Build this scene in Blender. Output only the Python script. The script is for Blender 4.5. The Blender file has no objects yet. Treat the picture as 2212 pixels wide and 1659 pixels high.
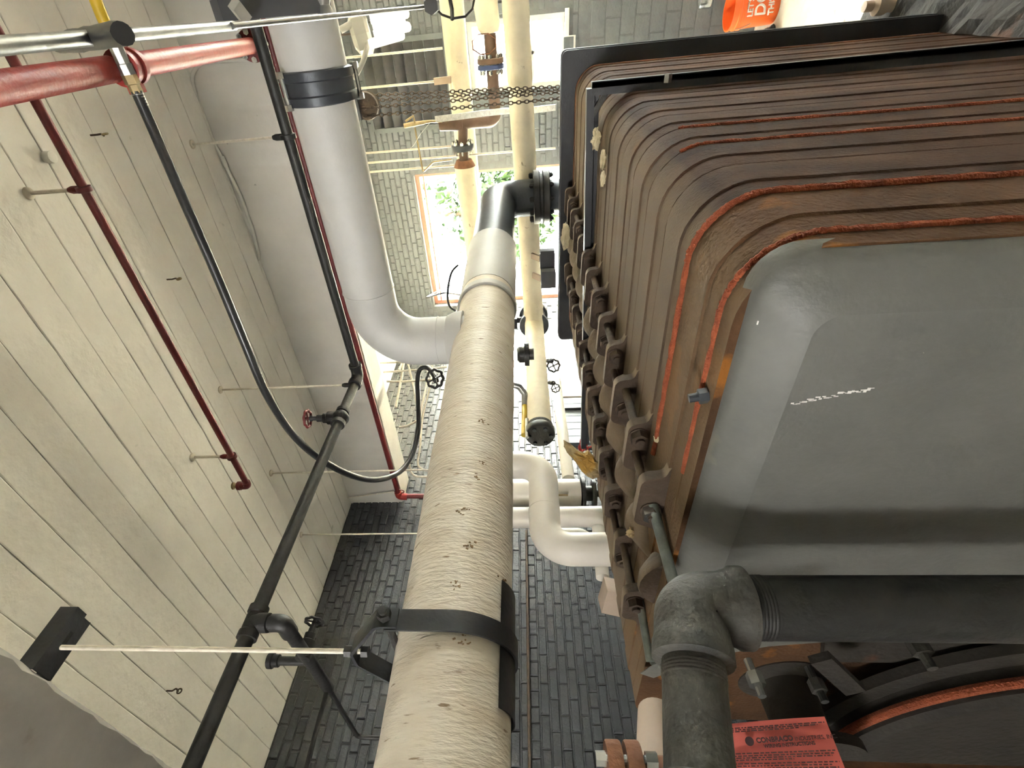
import bpy, bmesh, math, random
from mathutils import Vector, Matrix, noise
random.seed(7)
R = math.radians
scene = bpy.context.scene
COL = scene.collection

# ---------------------------------------------------------------- camera
cd = bpy.data.cameras.new('camera'); cam = bpy.data.objects.new('camera', cd); COL.objects.link(cam)
cd.sensor_fit = 'HORIZONTAL'; cd.sensor_width = 36; cd.lens = 17.538
cd.shift_x = 0.02765; cd.shift_y = 0.01558; cd.clip_start = .02
ax = (Vector((0.05127, 0.08294, -0.99523)), Vector((-0.62052, 0.78348, 0.03333)), Vector((0.78251, 0.61586, 0.09164)))
cm = Matrix((ax[0], -ax[1], -ax[2])).transposed().to_4x4(); cm.translation = (0, 0, 2.40)
cam.matrix_world = cm
scene.camera = cam

# ---------------------------------------------------------------- world, daylight, exposure
wd = bpy.data.worlds.new('sky'); scene.world = wd; wd.use_nodes = True
nt = wd.node_tree; nt.nodes.clear()
bg = nt.nodes.new('ShaderNodeBackground'); bg.inputs['Color'].default_value = (1, .985, .96, 1); bg.inputs['Strength'].default_value = 16
out = nt.nodes.new('ShaderNodeOutputWorld'); nt.links.new(bg.outputs[0], out.inputs[0])

def area(name, loc, direction, sx, sy, power, color):
    l = bpy.data.lights.new(name, 'AREA'); l.shape = 'RECTANGLE'; l.size = sx; l.size_y = sy
    l.energy = power; l.color = color
    o = bpy.data.objects.new(name, l); COL.objects.link(o); o.location = loc
    o.rotation_euler = Vector(direction).to_track_quat('-Z', 'Y').to_euler()
    return o
# sky portals at the window openings (they only guide the sampling of the sky)
for loc, d, sx, sy in (((6.5, .42, 2.4), (-1, 0, 0), 1.0, .7), ((6.5, 2.2, 2.6), (-1, 0, 0), 2.2, 1.9), ((6.5, -1.9, 2.75), (-1, 0, 0), 1.8, 1.9), ((-2.78, 1.25, 3.2), (1, 0, 0), .7, 1.4)):
    area('window_portal', loc, d, sx, sy, 1, (1, 1, 1)).data.cycles.is_portal = True
sun = bpy.data.lights.new('sun', 'SUN'); sun.energy = 70.0; sun.angle = R(.6); sun.color = (1, .95, .86)
so = bpy.data.objects.new('sun', sun); COL.objects.link(so)
so.rotation_euler = Vector((-.74, .12, -.66)).to_track_quat('-Z', 'Y').to_euler()

vs = scene.view_settings
vs.view_transform = 'Standard'; vs.look = 'None'; vs.gamma = 1; vs.exposure = 2.3
vs.use_curve_mapping = False

# ---------------------------------------------------------------- materials
MAT = {}
def M(name, c1, c2=None, scale=5, rough=.6, metal=0, bump=0, bscale=60, c3=None, t3=.62, s3=9, stretch=None, spec=.5, ramp=(.35, .68), emit=0, rvar=0, dust=None, streak=None):
    m = bpy.data.materials.new(name); m.use_nodes = True; n = m.node_tree.nodes; k = m.node_tree.links
    b = n['Principled BSDF']; b.inputs['Roughness'].default_value = rough; b.inputs['Metallic'].default_value = metal
    b.inputs['Specular IOR Level'].default_value = spec
    tc = n.new('ShaderNodeTexCoord'); src = tc.outputs['Object']
    if stretch:
        mp = n.new('ShaderNodeMapping'); mp.inputs['Scale'].default_value = stretch; k.new(src, mp.inputs[0]); src = mp.outputs[0]
    if c2 is None: c2 = tuple(v*.82 for v in c1)
    nz = n.new('ShaderNodeTexNoise'); nz.inputs['Scale'].default_value = scale; nz.inputs['Detail'].default_value = 7; nz.inputs['Roughness'].default_value = .62
    k.new(src, nz.inputs['Vector'])
    cr = n.new('ShaderNodeValToRGB'); cr.color_ramp.elements[0].position = ramp[0]; cr.color_ramp.elements[1].position = ramp[1]
    cr.color_ramp.elements[0].color = (*c1, 1); cr.color_ramp.elements[1].color = (*c2, 1)
    k.new(nz.outputs['Fac'], cr.inputs[0]); col = cr.outputs[0]
    if c3:
        n3 = n.new('ShaderNodeTexNoise'); n3.inputs['Scale'].default_value = s3; n3.inputs['Detail'].default_value = 5
        k.new(src, n3.inputs['Vector'])
        r3 = n.new('ShaderNodeValToRGB'); r3.color_ramp.elements[0].position = t3; r3.color_ramp.elements[1].position = t3+.06
        k.new(n3.outputs['Fac'], r3.inputs[0])
        mx = n.new('ShaderNodeMix'); mx.data_type = 'RGBA'; k.new(r3.outputs[0], mx.inputs['Factor']); k.new(col, mx.inputs['A']); mx.inputs['B'].default_value = (*c3, 1)
        col = mx.outputs['Result']
    if streak:    # pale runs of lime and scraped paint
        mp4 = n.new('ShaderNodeMapping'); mp4.inputs['Scale'].default_value = (9, 3, .55); k.new(tc.outputs['Object'], mp4.inputs[0])
        n4 = n.new('ShaderNodeTexNoise'); n4.inputs['Scale'].default_value = 3.2; n4.inputs['Detail'].default_value = 8; n4.inputs['Roughness'].default_value = .7; k.new(mp4.outputs[0], n4.inputs['Vector'])
        r4 = n.new('ShaderNodeValToRGB'); r4.color_ramp.elements[0].position = .66; r4.color_ramp.elements[1].position = .80; k.new(n4.outputs['Fac'], r4.inputs[0])
        m4 = n.new('ShaderNodeMix'); m4.data_type = 'RGBA'; k.new(r4.outputs[0], m4.inputs['Factor']); k.new(col, m4.inputs['A']); m4.inputs['B'].default_value = (*streak, 1); col = m4.outputs['Result']
    if dust:      # settled dust lies on the faces that look up
        ge = n.new('ShaderNodeNewGeometry'); sx = n.new('ShaderNodeSeparateXYZ'); k.new(ge.outputs['Normal'], sx.inputs[0])
        rd_ = n.new('ShaderNodeValToRGB'); rd_.color_ramp.elements[0].position = .55; rd_.color_ramp.elements[1].position = .95; k.new(sx.outputs['Z'], rd_.inputs[0])
        ml = n.new('ShaderNodeMath'); ml.operation = 'MULTIPLY'; ml.inputs[1].default_value = .75; k.new(rd_.outputs[0], ml.inputs[0])
        md = n.new('ShaderNodeMix'); md.data_type = 'RGBA'; k.new(ml.outputs[0], md.inputs['Factor']); k.new(col, md.inputs['A']); md.inputs['B'].default_value = (*dust, 1); col = md.outputs['Result']
    k.new(col, b.inputs['Base Color'])
    if rvar:
        mr = n.new('ShaderNodeMapRange'); mr.inputs['To Min'].default_value = max(.02, rough-rvar); mr.inputs['To Max'].default_value = min(1, rough+rvar)
        k.new(nz.outputs['Fac'], mr.inputs['Value']); k.new(mr.outputs[0], b.inputs['Roughness'])
    if bump:
        nb = n.new('ShaderNodeTexNoise'); nb.inputs['Scale'].default_value = bscale; nb.inputs['Detail'].default_value = 6; k.new(src, nb.inputs['Vector'])
        bp = n.new('ShaderNodeBump'); bp.inputs['Strength'].default_value = bump; bp.inputs['Distance'].default_value = .01
        k.new(nb.outputs['Fac'], bp.inputs['Height']); k.new(bp.outputs[0], b.inputs['Normal'])
    if emit:
        b.inputs['Emission Color'].default_value = (*c1, 1); b.inputs['Emission Strength'].default_value = emit
    MAT[name] = m
    return m

M('ceil_paint', (.72, .695, .64), (.62, .595, .54), 2.2, .62, bump=.35, bscale=28, c3=(.42, .40, .35), t3=.72, s3=7)
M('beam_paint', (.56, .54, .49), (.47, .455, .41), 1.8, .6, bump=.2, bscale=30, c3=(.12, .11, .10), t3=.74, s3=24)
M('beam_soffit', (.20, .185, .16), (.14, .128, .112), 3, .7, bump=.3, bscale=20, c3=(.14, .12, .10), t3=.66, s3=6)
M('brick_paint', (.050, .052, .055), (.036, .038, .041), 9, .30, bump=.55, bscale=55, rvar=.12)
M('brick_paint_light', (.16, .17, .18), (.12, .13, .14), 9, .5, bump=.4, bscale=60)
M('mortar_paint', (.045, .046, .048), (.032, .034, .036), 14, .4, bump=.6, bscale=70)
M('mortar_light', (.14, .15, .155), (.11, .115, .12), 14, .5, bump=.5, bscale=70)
M('floor_conc', (.55, .50, .42), (.40, .36, .30), 3, .75, bump=.3, bscale=40, c3=(.2, .17, .13), t3=.63, s3=5)
M('wall_white', (.55, .52, .46), (.47, .44, .39), 3, .7, bump=.2)
M('canvas', (.66, .61, .52), (.56, .49, .39), 3.5, .45, bump=.55, bscale=30, c3=(.24, .17, .10), t3=.655, s3=16, stretch=(4.5, 1, 1))
M('canvas_clean', (.50, .50, .485), (.44, .44, .425), 3, .5, bump=.12, bscale=80)
M('pvc_white', (.68, .64, .57), (.60, .56, .50), 3, .42, bump=.06, bscale=50)
M('cream', (.68, .62, .46), (.56, .50, .37), 5, .6, bump=.4, bscale=22, c3=(.20, .15, .09), t3=.70, s3=14)
M('dark_steel', (.055, .062, .072), (.035, .038, .045), 5, .42, metal=.3, bump=.1)
M('black_iron', (.028, .027, .025), (.017, .016, .015), 8, .5, metal=.3, bump=.2)
M('black_paint', (.022, .023, .026), (.014, .014, .016), 8, .45, bump=.15)
M('grey_iron', (.075, .071, .060), (.042, .040, .035), 6, .62, metal=.15, bump=.5, bscale=60, c3=(.035, .035, .033), t3=.60, s3=7)
M('pipe_black', (.026, .026, .024), (.017, .017, .016), 6, .55, metal=.2, bump=.25)
M('red_paint', (.30, .032, .025), (.21, .02, .016), 7, .5, spec=.3, bump=.25, bscale=50)
M('red_dark', (.16, .016, .016), (.10, .012, .012), 7, .45, bump=.2)
M('cast_brown', (.080, .043, .026), (.030, .018, .013), 3, .85, spec=.12, bump=.35, bscale=130, c3=(.15, .058, .015), t3=.66, s3=2.2, stretch=(1.6, 1.1, .7), dust=(.19, .145, .10), streak=(.30, .24, .17))
M('cast_rusty', (.12, .062, .030), (.05, .027, .015), 3, .85, spec=.12, bump=.5, bscale=90, c3=(.24, .095, .02), t3=.55, s3=5, dust=(.18, .125, .075))
M('cast_dusty', (.085, .057, .036), (.045, .03, .02), 7, .8, bump=.6, bscale=50, dust=(.25, .19, .125))
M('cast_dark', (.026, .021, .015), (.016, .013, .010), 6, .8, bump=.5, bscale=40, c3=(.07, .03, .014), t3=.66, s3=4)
M('rope', (.36, .085, .03), (.22, .05, .02), 30, .9, bump=.9, bscale=180)
M('torn', (.30, .20, .10), (.16, .10, .055), 40, .9)
M('caulk', (.045, .034, .026), (.08, .055, .04), 12, .9, bump=.4)
M('jacket', (.145, .146, .132), (.105, .107, .097), 3, .52, bump=.18, bscale=70, c3=(.20, .19, .15), t3=.66, s3=3, metal=.0)
M('galv', (.42, .42, .40), (.30, .30, .29), 20, .35, metal=.8, bump=.1)
M('galv_rod', (.22, .25, .23), (.15, .17, .16), 30, .5, metal=.55, bump=.3)
M('zinc', (.55, .56, .55), (.40, .41, .40), 20, .25, metal=.9)
M('rod_cream', (.60, .55, .45), (.45, .40, .32), 30, .5, bump=.2)
M('rod_rust', (.095, .064, .042), (.06, .042, .03), 25, .7, metal=.2, bump=.4)
M('hose_black', (.030, .030, .030), (.020, .020, .020), 12, .32)
M('yellow', (.62, .43, .03), (.50, .33, .02), 8, .45)
M('brass', (.40, .31, .16), (.28, .21, .11), 18, .4, metal=.6)
M('copper', (.13, .078, .050), (.085, .050, .034), 9, .55, metal=.3)
M('rust', (.24, .105, .05), (.13, .055, .03), 14, .85, bump=.6)
M('orange_pl', (.86, .16, .03), (.80, .13, .02), 4, .38)
M('white_ink', (.85, .83, .80), None, 8, .6)
M('black_ink', (.05, .02, .02), None, 8, .8)
M('tag_red', (.62, .13, .10), (.50, .095, .075), 5, .7, c3=(.42, .16, .09), t3=.60, s3=9)
M('frame_white', (.72, .72, .68), (.62, .62, .58), 6, .5)
M('frame_red', (.55, .27, .19), (.45, .20, .14), 6, .6)
M('tan', (.42, .33, .26), (.34, .26, .20), 5, .7)
M('louver', (.065, .062, .066), (.045, .043, .046), 10, .6)
M('door_grey', (.13, .145, .15), (.10, .11, .115), 6, .6, bump=.2)
M('lamp_white', (.36, .35, .31), (.30, .29, .25), 5, .5)
M('tube_glow', (1, .93, .74), (1, .93, .74), 5, .5, emit=.6)
M('wool', (.46, .35, .17), (.20, .14, .075), 26, .95, bump=.9, bscale=60, c3=(.42, .24, .05), t3=.6, s3=6)
M('wool_pale', (.66, .58, .40), (.48, .40, .24), 14, .95, bump=.9, bscale=60)
M('leaf', (.010, .026, .004), (.022, .045, .008), 4, .6)
M('bark', (.10, .07, .045), None, 9, .8)
M('yard', (.62, .55, .41), (.50, .44, .32), 2, .9)
M('tape', (.62, .62, .60), (.42, .42, .42), 30, .4, metal=.4, bump=.6)
M('blue', (.03, .05, .15), None, 8, .5)
M('box_grey', (.07, .072, .08), (.05, .052, .06), 5, .5)
M('rag', (.40, .30, .27), (.24, .17, .16), 8, .9, bump=.4)
g = bpy.data.materials.new('pane_glass'); g.use_nodes = True; MAT['pane_glass'] = g
gb = g.node_tree.nodes['Principled BSDF']; gb.inputs['Base Color'].default_value = (.9, .97, .94, 1); gb.inputs['Roughness'].default_value = .02
gb.inputs['Transmission Weight'].default_value = 1; gb.inputs['IOR'].default_value = 1.05

# ---------------------------------------------------------------- mesh helpers
def V(*a): return Vector(a[0]) if len(a) == 1 else Vector(a)
def frame(d):
    d = d.normalized(); a = Vector((0, 0, 1)) if abs(d.z) < .9 else Vector((0, 1, 0))
    u = d.cross(a).normalized(); return u, d.cross(u).normalized()
def bend(pts, rad, n=8):
    """polyline with its corners rounded to the given radius"""
    pts = [V(p) for p in pts]; o = [pts[0]]
    for i in range(1, len(pts)-1):
        a, b, c = pts[i-1], pts[i], pts[i+1]
        d1 = (a-b).normalized(); d2 = (c-b).normalized(); ang = d1.angle(d2)
        if ang > math.pi-.03: o.append(b); continue
        t = min(rad/math.tan(ang/2), (a-b).length*.49, (c-b).length*.49); r = t*math.tan(ang/2)
        ctr = b+(d1+d2).normalized()*(r/math.sin(ang/2)); s = b+d1*t-ctr; e = b+d2*t-ctr; w = s.angle(e)
        for j in range(n+1):
            f = j/n; o.append(ctr+(s*math.sin((1-f)*w)+e*math.sin(f*w))/math.sin(w))
    o.append(pts[-1]); return o
def smooth_path(pts, n=8):
    pts = [V(p) for p in pts]; P = [pts[0]]+pts+[pts[-1]]; o = []
    for i in range(1, len(P)-2):
        for j in range(n):
            t = j/n; a, b, c, d = P[i-1:i+3]
            o.append(.5*((2*b)+(c-a)*t+(2*a-5*b+4*c-d)*t*t+(3*b-a-3*c+d)*t**3))
    o.append(pts[-1]); return o
class MB:
    def __init__(s): s.v = []; s.f = []
    def add(s, vs, fs):
        k = len(s.v); s.v += [tuple(v) for v in vs]; s.f += [tuple(i+k for i in f) for f in fs]; return s
    def box(s, c, sz, rot=None):
        c = V(c); h = V(sz)/2; vs = []
        for x in (-1, 1):
            for y in (-1, 1):
                for z in (-1, 1):
                    p = Vector((x*h.x, y*h.y, z*h.z)); vs.append(c+(rot @ p if rot else p))
        return s.add(vs, [(0, 1, 3, 2), (4, 6, 7, 5), (0, 4, 5, 1), (2, 3, 7, 6), (0, 2, 6, 4), (1, 5, 7, 3)])
    def bar(s, a, b, w, h, up=None):
        a, b = V(a), V(b); d = (b-a).normalized(); u = V(up) if up else (Vector((0, 0, 1)) if abs(d.z) < .9 else Vector((0, 1, 0)))
        x = d.cross(u).normalized(); y = x.cross(d).normalized(); vs = []
        for q in (a, b):
            for i, j in ((-1, -1), (1, -1), (1, 1), (-1, 1)): vs.append(q+x*i*w/2+y*j*h/2)
        return s.add(vs, [(0, 1, 2, 3), (7, 6, 5, 4), (0, 4, 5, 1), (1, 5, 6, 2), (2, 6, 7, 3), (3, 7, 4, 0)])
    def tube(s, path, r, n=16, cap=True, jit=0, closed=False):
        path = [V(p) for p in path]; m = len(path); rs = r if isinstance(r, (list, tuple)) else [r]*m
        u = None; vs = []; fs = []
        for i, p in enumerate(path):
            if closed: d = path[(i+1) % m]-path[i-1]
            else: d = path[min(i+1, m-1)]-path[max(i-1, 0)]
            d.normalize()
            if u is None: u, _ = frame(d)
            u = (u-d*u.dot(d)).normalized(); w = d.cross(u)
            for j in range(n):
                a = 2*math.pi*j/n; rr = rs[i]*(1+(random.uniform(-jit, jit) if jit else 0))
                vs.append(p+(u*math.cos(a)+w*math.sin(a))*rr)
        mm = m if closed else m-1
        for i in range(mm):
            for j in range(n):
                a = i*n+j; b = i*n+(j+1) % n; i2 = ((i+1) % m)*n
                fs.append((a, b, i2+(j+1) % n, i2+j))
        if cap and not closed: fs += [tuple(range(n-1, -1, -1)), tuple(range((m-1)*n, m*n))]
        return s.add(vs, fs)
    def cyl(s, a, b, r, n=16): return s.tube([a, b], r, n)
    def lathe(s, o, axis, prof, n=24, rx=1.0):
        """prof: list of (radius, height along axis)"""
        o = V(o); d = V(axis).normalized(); u, w = frame(d); vs = []; fs = []; m = len(prof)
        for r, h in prof:
            for j in range(n):
                a = 2*math.pi*j/n; vs.append(o+d*h+(u*math.cos(a)*rx+w*math.sin(a))*r)
        for i in range(m-1):
            for j in range(n): fs.append((i*n+j, i*n+(j+1) % n, (i+1)*n+(j+1) % n, (i+1)*n+j))
        if prof[0][0] > 1e-5: fs.append(tuple(range(n-1, -1, -1)))
        if prof[-1][0] > 1e-5: fs.append(tuple(range((m-1)*n, m*n)))
        return s.add(vs, fs)
    def prism(s, poly, o, u, v, depth):
        """2-D outline in the plane (u, v) through o, extruded by depth along u x v"""
        o, u, v = V(o), V(u).normalized(), V(v).normalized(); w = u.cross(v); n = len(poly)
        vs = [o+u*a+v*b for a, b in poly]+[o+u*a+v*b+w*depth for a, b in poly]
        fs = [tuple(range(n-1, -1, -1)), tuple(range(n, 2*n))]+[(i, (i+1) % n, n+(i+1) % n, n+i) for i in range(n)]
        return s.add(vs, fs)
    def hexnut(s, c, axis, af, h):
        d = V(axis).normalized(); u, w = frame(d); rad = af/math.sqrt(3)
        return s.prism([(rad*math.cos(k*math.pi/3), rad*math.sin(k*math.pi/3)) for k in range(6)], V(c)-d*h/2, u, w, h) if u.cross(w).dot(d) > 0 else \
               s.prism([(rad*math.cos(k*math.pi/3), rad*math.sin(k*math.pi/3)) for k in range(6)], V(c)-d*h/2, w, u, h)
    def torus(s, c, axis, R0, r, n=24, m=8, rx=1.0):
        u, w = frame(V(axis)); return s.tube([V(c)+(u*math.cos(2*math.pi*i/n)*rx+w*math.sin(2*math.pi*i/n))*R0 for i in range(n)], r, m, closed=True)
    def ball(s, c, r, n=12, m=8, sz=(1, 1, 1)):
        c = V(c); vs = []; fs = []
        for i in range(m+1):
            t = math.pi*i/m
            for j in range(n):
                a = 2*math.pi*j/n; vs.append(c+Vector((math.sin(t)*math.cos(a)*sz[0], math.sin(t)*math.sin(a)*sz[1], math.cos(t)*sz[2]))*r)
        for i in range(m):
            for j in range(n): fs.append((i*n+j, (i+1)*n+j, (i+1)*n+(j+1) % n, i*n+(j+1) % n))
        return s.add(vs, fs)
    def mesh(s, name, mat, off=Vector(), flat=False, ang=38):
        me = bpy.data.meshes.new(name); me.from_pydata([V(v)-off for v in s.v], [], s.f)
        bm = bmesh.new(); bm.from_mesh(me); bmesh.ops.remove_doubles(bm, verts=bm.verts, dist=1e-6)
        bmesh.ops.recalc_face_normals(bm, faces=bm.faces); bm.to_mesh(me); bm.free()
        if not flat: me.shade_smooth(); me.set_sharp_from_angle(angle=R(ang))
        me.materials.append(MAT[mat]); return me
def root_loc(o):
    while o.parent: o = o.parent
    return o.location.copy()
def obj(name, mb, mat, parent=None, flat=False, ang=38):
    off = root_loc(parent) if parent else Vector()
    o = bpy.data.objects.new(name, mb.mesh(name, mat, off, flat, ang)); COL.objects.link(o)
    if parent: o.parent = parent
    return o
def tag(o, label=None, cat=None, group=None, kind=None):
    if label: o['label'] = label
    if cat: o['category'] = cat
    if group: o['group'] = group
    if kind: o['kind'] = kind
    return o
def thing(name, label, cat, loc, group=None):
    o = bpy.data.objects.new(name, None); COL.objects.link(o); o.location = loc; o.empty_display_size = .1
    return tag(o, label, cat, group)
def struct(name, mb, mat, flat=False):
    return tag(obj(name, mb, mat, None, flat), kind='structure')
def text_mesh(name, body, size, mat, origin, xdir, ydir, parent, extrude=.0006, bold=0):
    cu = bpy.data.curves.new(name, 'FONT'); cu.body = body; cu.size = size; cu.extrude = extrude; cu.offset = bold
    t = bpy.data.objects.new(name+'_tmp', cu); COL.objects.link(t)
    bpy.context.view_layer.update()
    me = bpy.data.meshes.new_from_object(t.evaluated_get(bpy.context.evaluated_depsgraph_get()))
    bpy.data.objects.remove(t); bpy.data.curves.remove(cu)
    x = V(xdir).normalized(); y = V(ydir).normalized(); z = x.cross(y)
    mt = Matrix((x, y, z)).transposed().to_4x4(); mt.translation = V(origin)-(root_loc(parent) if parent else Vector())
    me.transform(mt); me.materials.clear(); me.materials.append(MAT[mat]); me.name = name
    o = bpy.data.objects.new(name, me); COL.objects.link(o); o.parent = parent
    return o
X, Y, Z = Vector((1, 0, 0)), Vector((0, 1, 0)), Vector((0, 0, 1))
def flange(mb, c, axis, r, t):
    mb.lathe(V(c)-V(axis).normalized()*t/2, axis, [(r*.96, 0), (r, t*.12), (r, t*.88), (r*.96, t)], 28)
def handwheel(parent, name, c, axis, r, mat, lobes=8):
    """scalloped rim, spokes and hub"""
    u, w = frame(V(axis)); m = MB(); n = 40; c = V(c)
    m.tube([c+(u*math.cos(2*math.pi*i/n)+w*math.sin(2*math.pi*i/n))*r*(1+.07*math.cos(lobes*2*math.pi*i/n)) for i in range(n)], r*.16, 8, closed=True)
    for k in range(4):
        a = k*math.pi/2+.4; m.cyl(c, c+(u*math.cos(a)+w*math.sin(a))*r, r*.10, 6)
    m.lathe(c-V(axis)*r*.2, axis, [(r*.22, 0), (r*.22, r*.45)], 10)
    return obj(name, m, mat, parent)

# ================================================================ the setting
ZC, ZS, YW, XF = 4.26, 3.71, 3.88, 6.45
CAMP = Vector((0, 0, 2.40))
def project(p):
    d = V(p)-CAMP; z = ax[2].dot(d)
    return (1044.8+1077.6*ax[0].dot(d)/z, 864+1077.6*ax[1].dot(d)/z, z) if z > .1 else (-1, -1, -1)

floor = struct('floor', MB().box((1.9, .35, -.1), (9.4, 7.4, .2)), 'floor_conc', flat=True)
ceiling = struct('ceiling', MB().box((1.9, .35, ZC+.12), (9.4, 7.4, .2)), 'ceil_paint', flat=True)
def board(x0, x1, dz):
    m = MB(); ys = [-3.2+7.08*i/60 for i in range(61)]; vs = []
    for y in ys:
        a = x0+.0014+random.uniform(-.0012, .0012); b = x1-.0014+random.uniform(-.0012, .0012)
        z = ZC+dz+.0012*noise.noise(Vector((x0*9, y*1.7, 0)))
        vs += [(a, y, ZC+.03), (a, y, z+.002+random.uniform(-.0018, .0018)), (a+.004, y, z), ((a+b)/2, y, z+.0006), (b-.004, y, z), (b, y, z+.002+random.uniform(-.0018, .0018)), (b, y, ZC+.03)]
    fs = []
    for i in range(60):
        for j in range(6): fs.append((i*7+j, i*7+j+1, i*7+8+j, i*7+7+j))
    return m.add(vs, fs)
x = .51; k = 0
while x < 3.28:
    x2 = min(x+.1525, 3.285)
    obj('ceiling_board', board(x, x2, random.uniform(-.0018, .0018)), 'ceil_paint', ceiling, flat=True); x = x2
def beam(x0, x1, rough, y0=-3.2, y1=YW):
    m = MB(); n = 160; vs = []
    for i in range(n+1):
        y = y0+(y1-y0)*i/n; r = lambda s: random.uniform(0, s)
        vs += [(x0, y, ZC+.02), (x0, y, ZS+.012+r(rough)), (x0+.010+r(rough), y, ZS), (x1-.010-r(rough), y, ZS), (x1, y, ZS+.012+r(rough)), (x1, y, ZC+.02)]
    fs = []
    for i in range(n):
        for j in range(5): fs.append((i*6+j, i*6+j+1, i*6+7+j, i*6+6+j))
    return m.add(vs, fs)
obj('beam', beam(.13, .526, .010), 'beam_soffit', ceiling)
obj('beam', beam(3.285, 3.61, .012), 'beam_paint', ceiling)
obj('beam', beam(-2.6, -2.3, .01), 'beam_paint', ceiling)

# masonry: proud bricks on a recessed mortar bed
def brick_mesh(name, L, H, D, mat, seed):
    rr = random.Random(seed); j = lambda s: rr.uniform(-s, s); b = .005
    f = [(-L/2+b+j(.003), -D+j(.0015), -H/2+b+j(.002)), (L/2-b+j(.003), -D+j(.0015), -H/2+b+j(.002)), (L/2-b+j(.003), -D+j(.0015), H/2-b+j(.002)), (-L/2+b+j(.003), -D+j(.0015), H/2-b+j(.002))]
    k = [(-L/2, -.004, -H/2), (L/2, -.004, -H/2), (L/2, -.004, H/2), (-L/2, -.004, H/2)]
    q = [(a[0], .01, a[2]) for a in k]
    m = MB().add(f+k+q, [(0, 1, 2, 3)]+[(4+i, 4+(i+1) % 4, (i+1) % 4, i) for i in range(4)]+[(8+i, 8+(i+1) % 4, 4+(i+1) % 4, 4+i) for i in range(4)])
    return m.mesh(name, mat, flat=True)
def lay(wall, course, length, z0, z1, u0, u1, to_world, mat, skip, pname, rotz, header=6, depth=.011, limit=300):
    """courses of bricks; the ones that show largest are parts, the rest one mesh"""
    gap = .009; cand = []
    row = 0; z = z0
    while z+course <= z1+.001:
        hd = header and row % header == 5; ln = length/2 if hd else length
        u = u0-(length/4 if hd else (length/2 if row % 2 else 0))
        while u < u1:
            c = u+ln/2
            if not skip(c, z+course/2, ln, course): cand.append((c, z+course/2, ln))
            u += ln
        row += 1; z += course
    variants = {}
    for ln in (length, length/2): variants[ln] = [brick_mesh(pname, ln-gap, course-gap, depth, mat, 11*i+int(ln*1000)) for i in range(6)]
    def rank(c):
        a = project(to_world(c[0], c[1])); 
        if not (-20 < a[0] < 2232 and -20 < a[1] < 1679): return 99+a[2]
        hid = (a[0] < 560) or (1010 < a[0] < 1100 and a[1] > 700)
        return a[2]+(50 if hid else 0)
    cand.sort(key=rank)
    rot = Matrix.Rotation(rotz, 3, 'Z'); rest = MB()
    for i, (c, zz, ln) in enumerate(cand):
        me = variants[ln][random.randrange(6)]; p = V(to_world(c, zz))
        if i < limit:
            o = bpy.data.objects.new(pname, me); COL.objects.link(o); o.location = p; o.rotation_euler = (0, 0, rotz); o.parent = wall
        elif rank((c, zz, ln)) < 120:
            rest.add([p+rot @ v.co for v in me.vertices], [tuple(f.vertices) for f in me.polygons])
    if rest.v: tag(obj(pname+'work', rest, mat, wall, flat=True), kind='stuff')

W5 = (5.135, 6.539, 1.75, 3.05)
m = MB()
for xa, xb, za, zb in ((-2.8, W5[0], 0, 4.3), (W5[0], W5[1], 0, W5[2]), (W5[0], W5[1], W5[3], 4.3), (W5[1], 6.69, 0, 4.3)): m.box(((xa+xb)/2, YW+.1, (za+zb)/2), (xb-xa, .2, zb-za))
wall_left = struct('wall_left', m, 'mortar_paint', flat=True)
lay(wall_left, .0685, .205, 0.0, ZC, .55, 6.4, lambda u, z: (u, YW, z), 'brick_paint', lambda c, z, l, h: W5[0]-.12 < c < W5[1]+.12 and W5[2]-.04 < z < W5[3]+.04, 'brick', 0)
m = MB(); n5 = 4
for i in range(n5+1): m.bar((W5[0]+(W5[1]-W5[0])*i/n5, YW+.06, W5[2]), (W5[0]+(W5[1]-W5[0])*i/n5, YW+.06, W5[3]), .06 if i in (0, n5) else .035, .05, up=(1, 0, 0))
for zz in (W5[2], W5[3], (W5[2]+W5[3])/2): m.bar((W5[0], YW+.06, zz), (W5[1], YW+.06, zz), .05, .05)
w5 = struct('window_5', m, 'frame_white', flat=True)
obj('pane', MB().box(((W5[0]+W5[1])/2, YW+.08, (W5[2]+W5[3])/2), (W5[1]-W5[0], .003, W5[3]-W5[2])), 'pane_glass', w5, flat=True)
obj('mullion', MB().bar((W5[0]+.38*(W5[1]-W5[0]), YW-.03, W5[2]), (W5[0]+.38*(W5[1]-W5[0]), YW-.03, W5[3]), .10, .05, up=(1, 0, 0)), 'tan', w5, flat=True)

# end wall with two windows and a louvre
W1 = (.10, .74, 1.911, 2.923)
W2 = (1.534, 3.328, 1.55, 3.726)
W_FILL_FAR = (-2.8, -1.0, 1.85, 3.65)  # out-of-view window, added so more daylight reaches boiler, pipe and ceiling
def wall_boxes(m, holes, y0, y1, z0, z1, x0, x1):
    ys = sorted({y0, y1, *[h[0] for h in holes], *[h[1] for h in holes]})
    for a, b in zip(ys, ys[1:]):
        hs = sorted([h for h in holes if h[0] <= a+1e-4 and h[1] >= b-1e-4], key=lambda h: h[2]); z = z0
        for h in hs+[(0, 0, z1, z1)]:
            if h[2] > z+1e-4: m.box(((x0+x1)/2, (a+b)/2, (z+h[2])/2), (x1-x0, b-a, h[2]-z))
            z = h[3]
    return m
wall_far = struct('wall_far', wall_boxes(MB(), [W1, W2, W_FILL_FAR], -3.4, YW, 0, ZC+.1, XF, XF+.24), 'mortar_light', flat=True)
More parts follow.
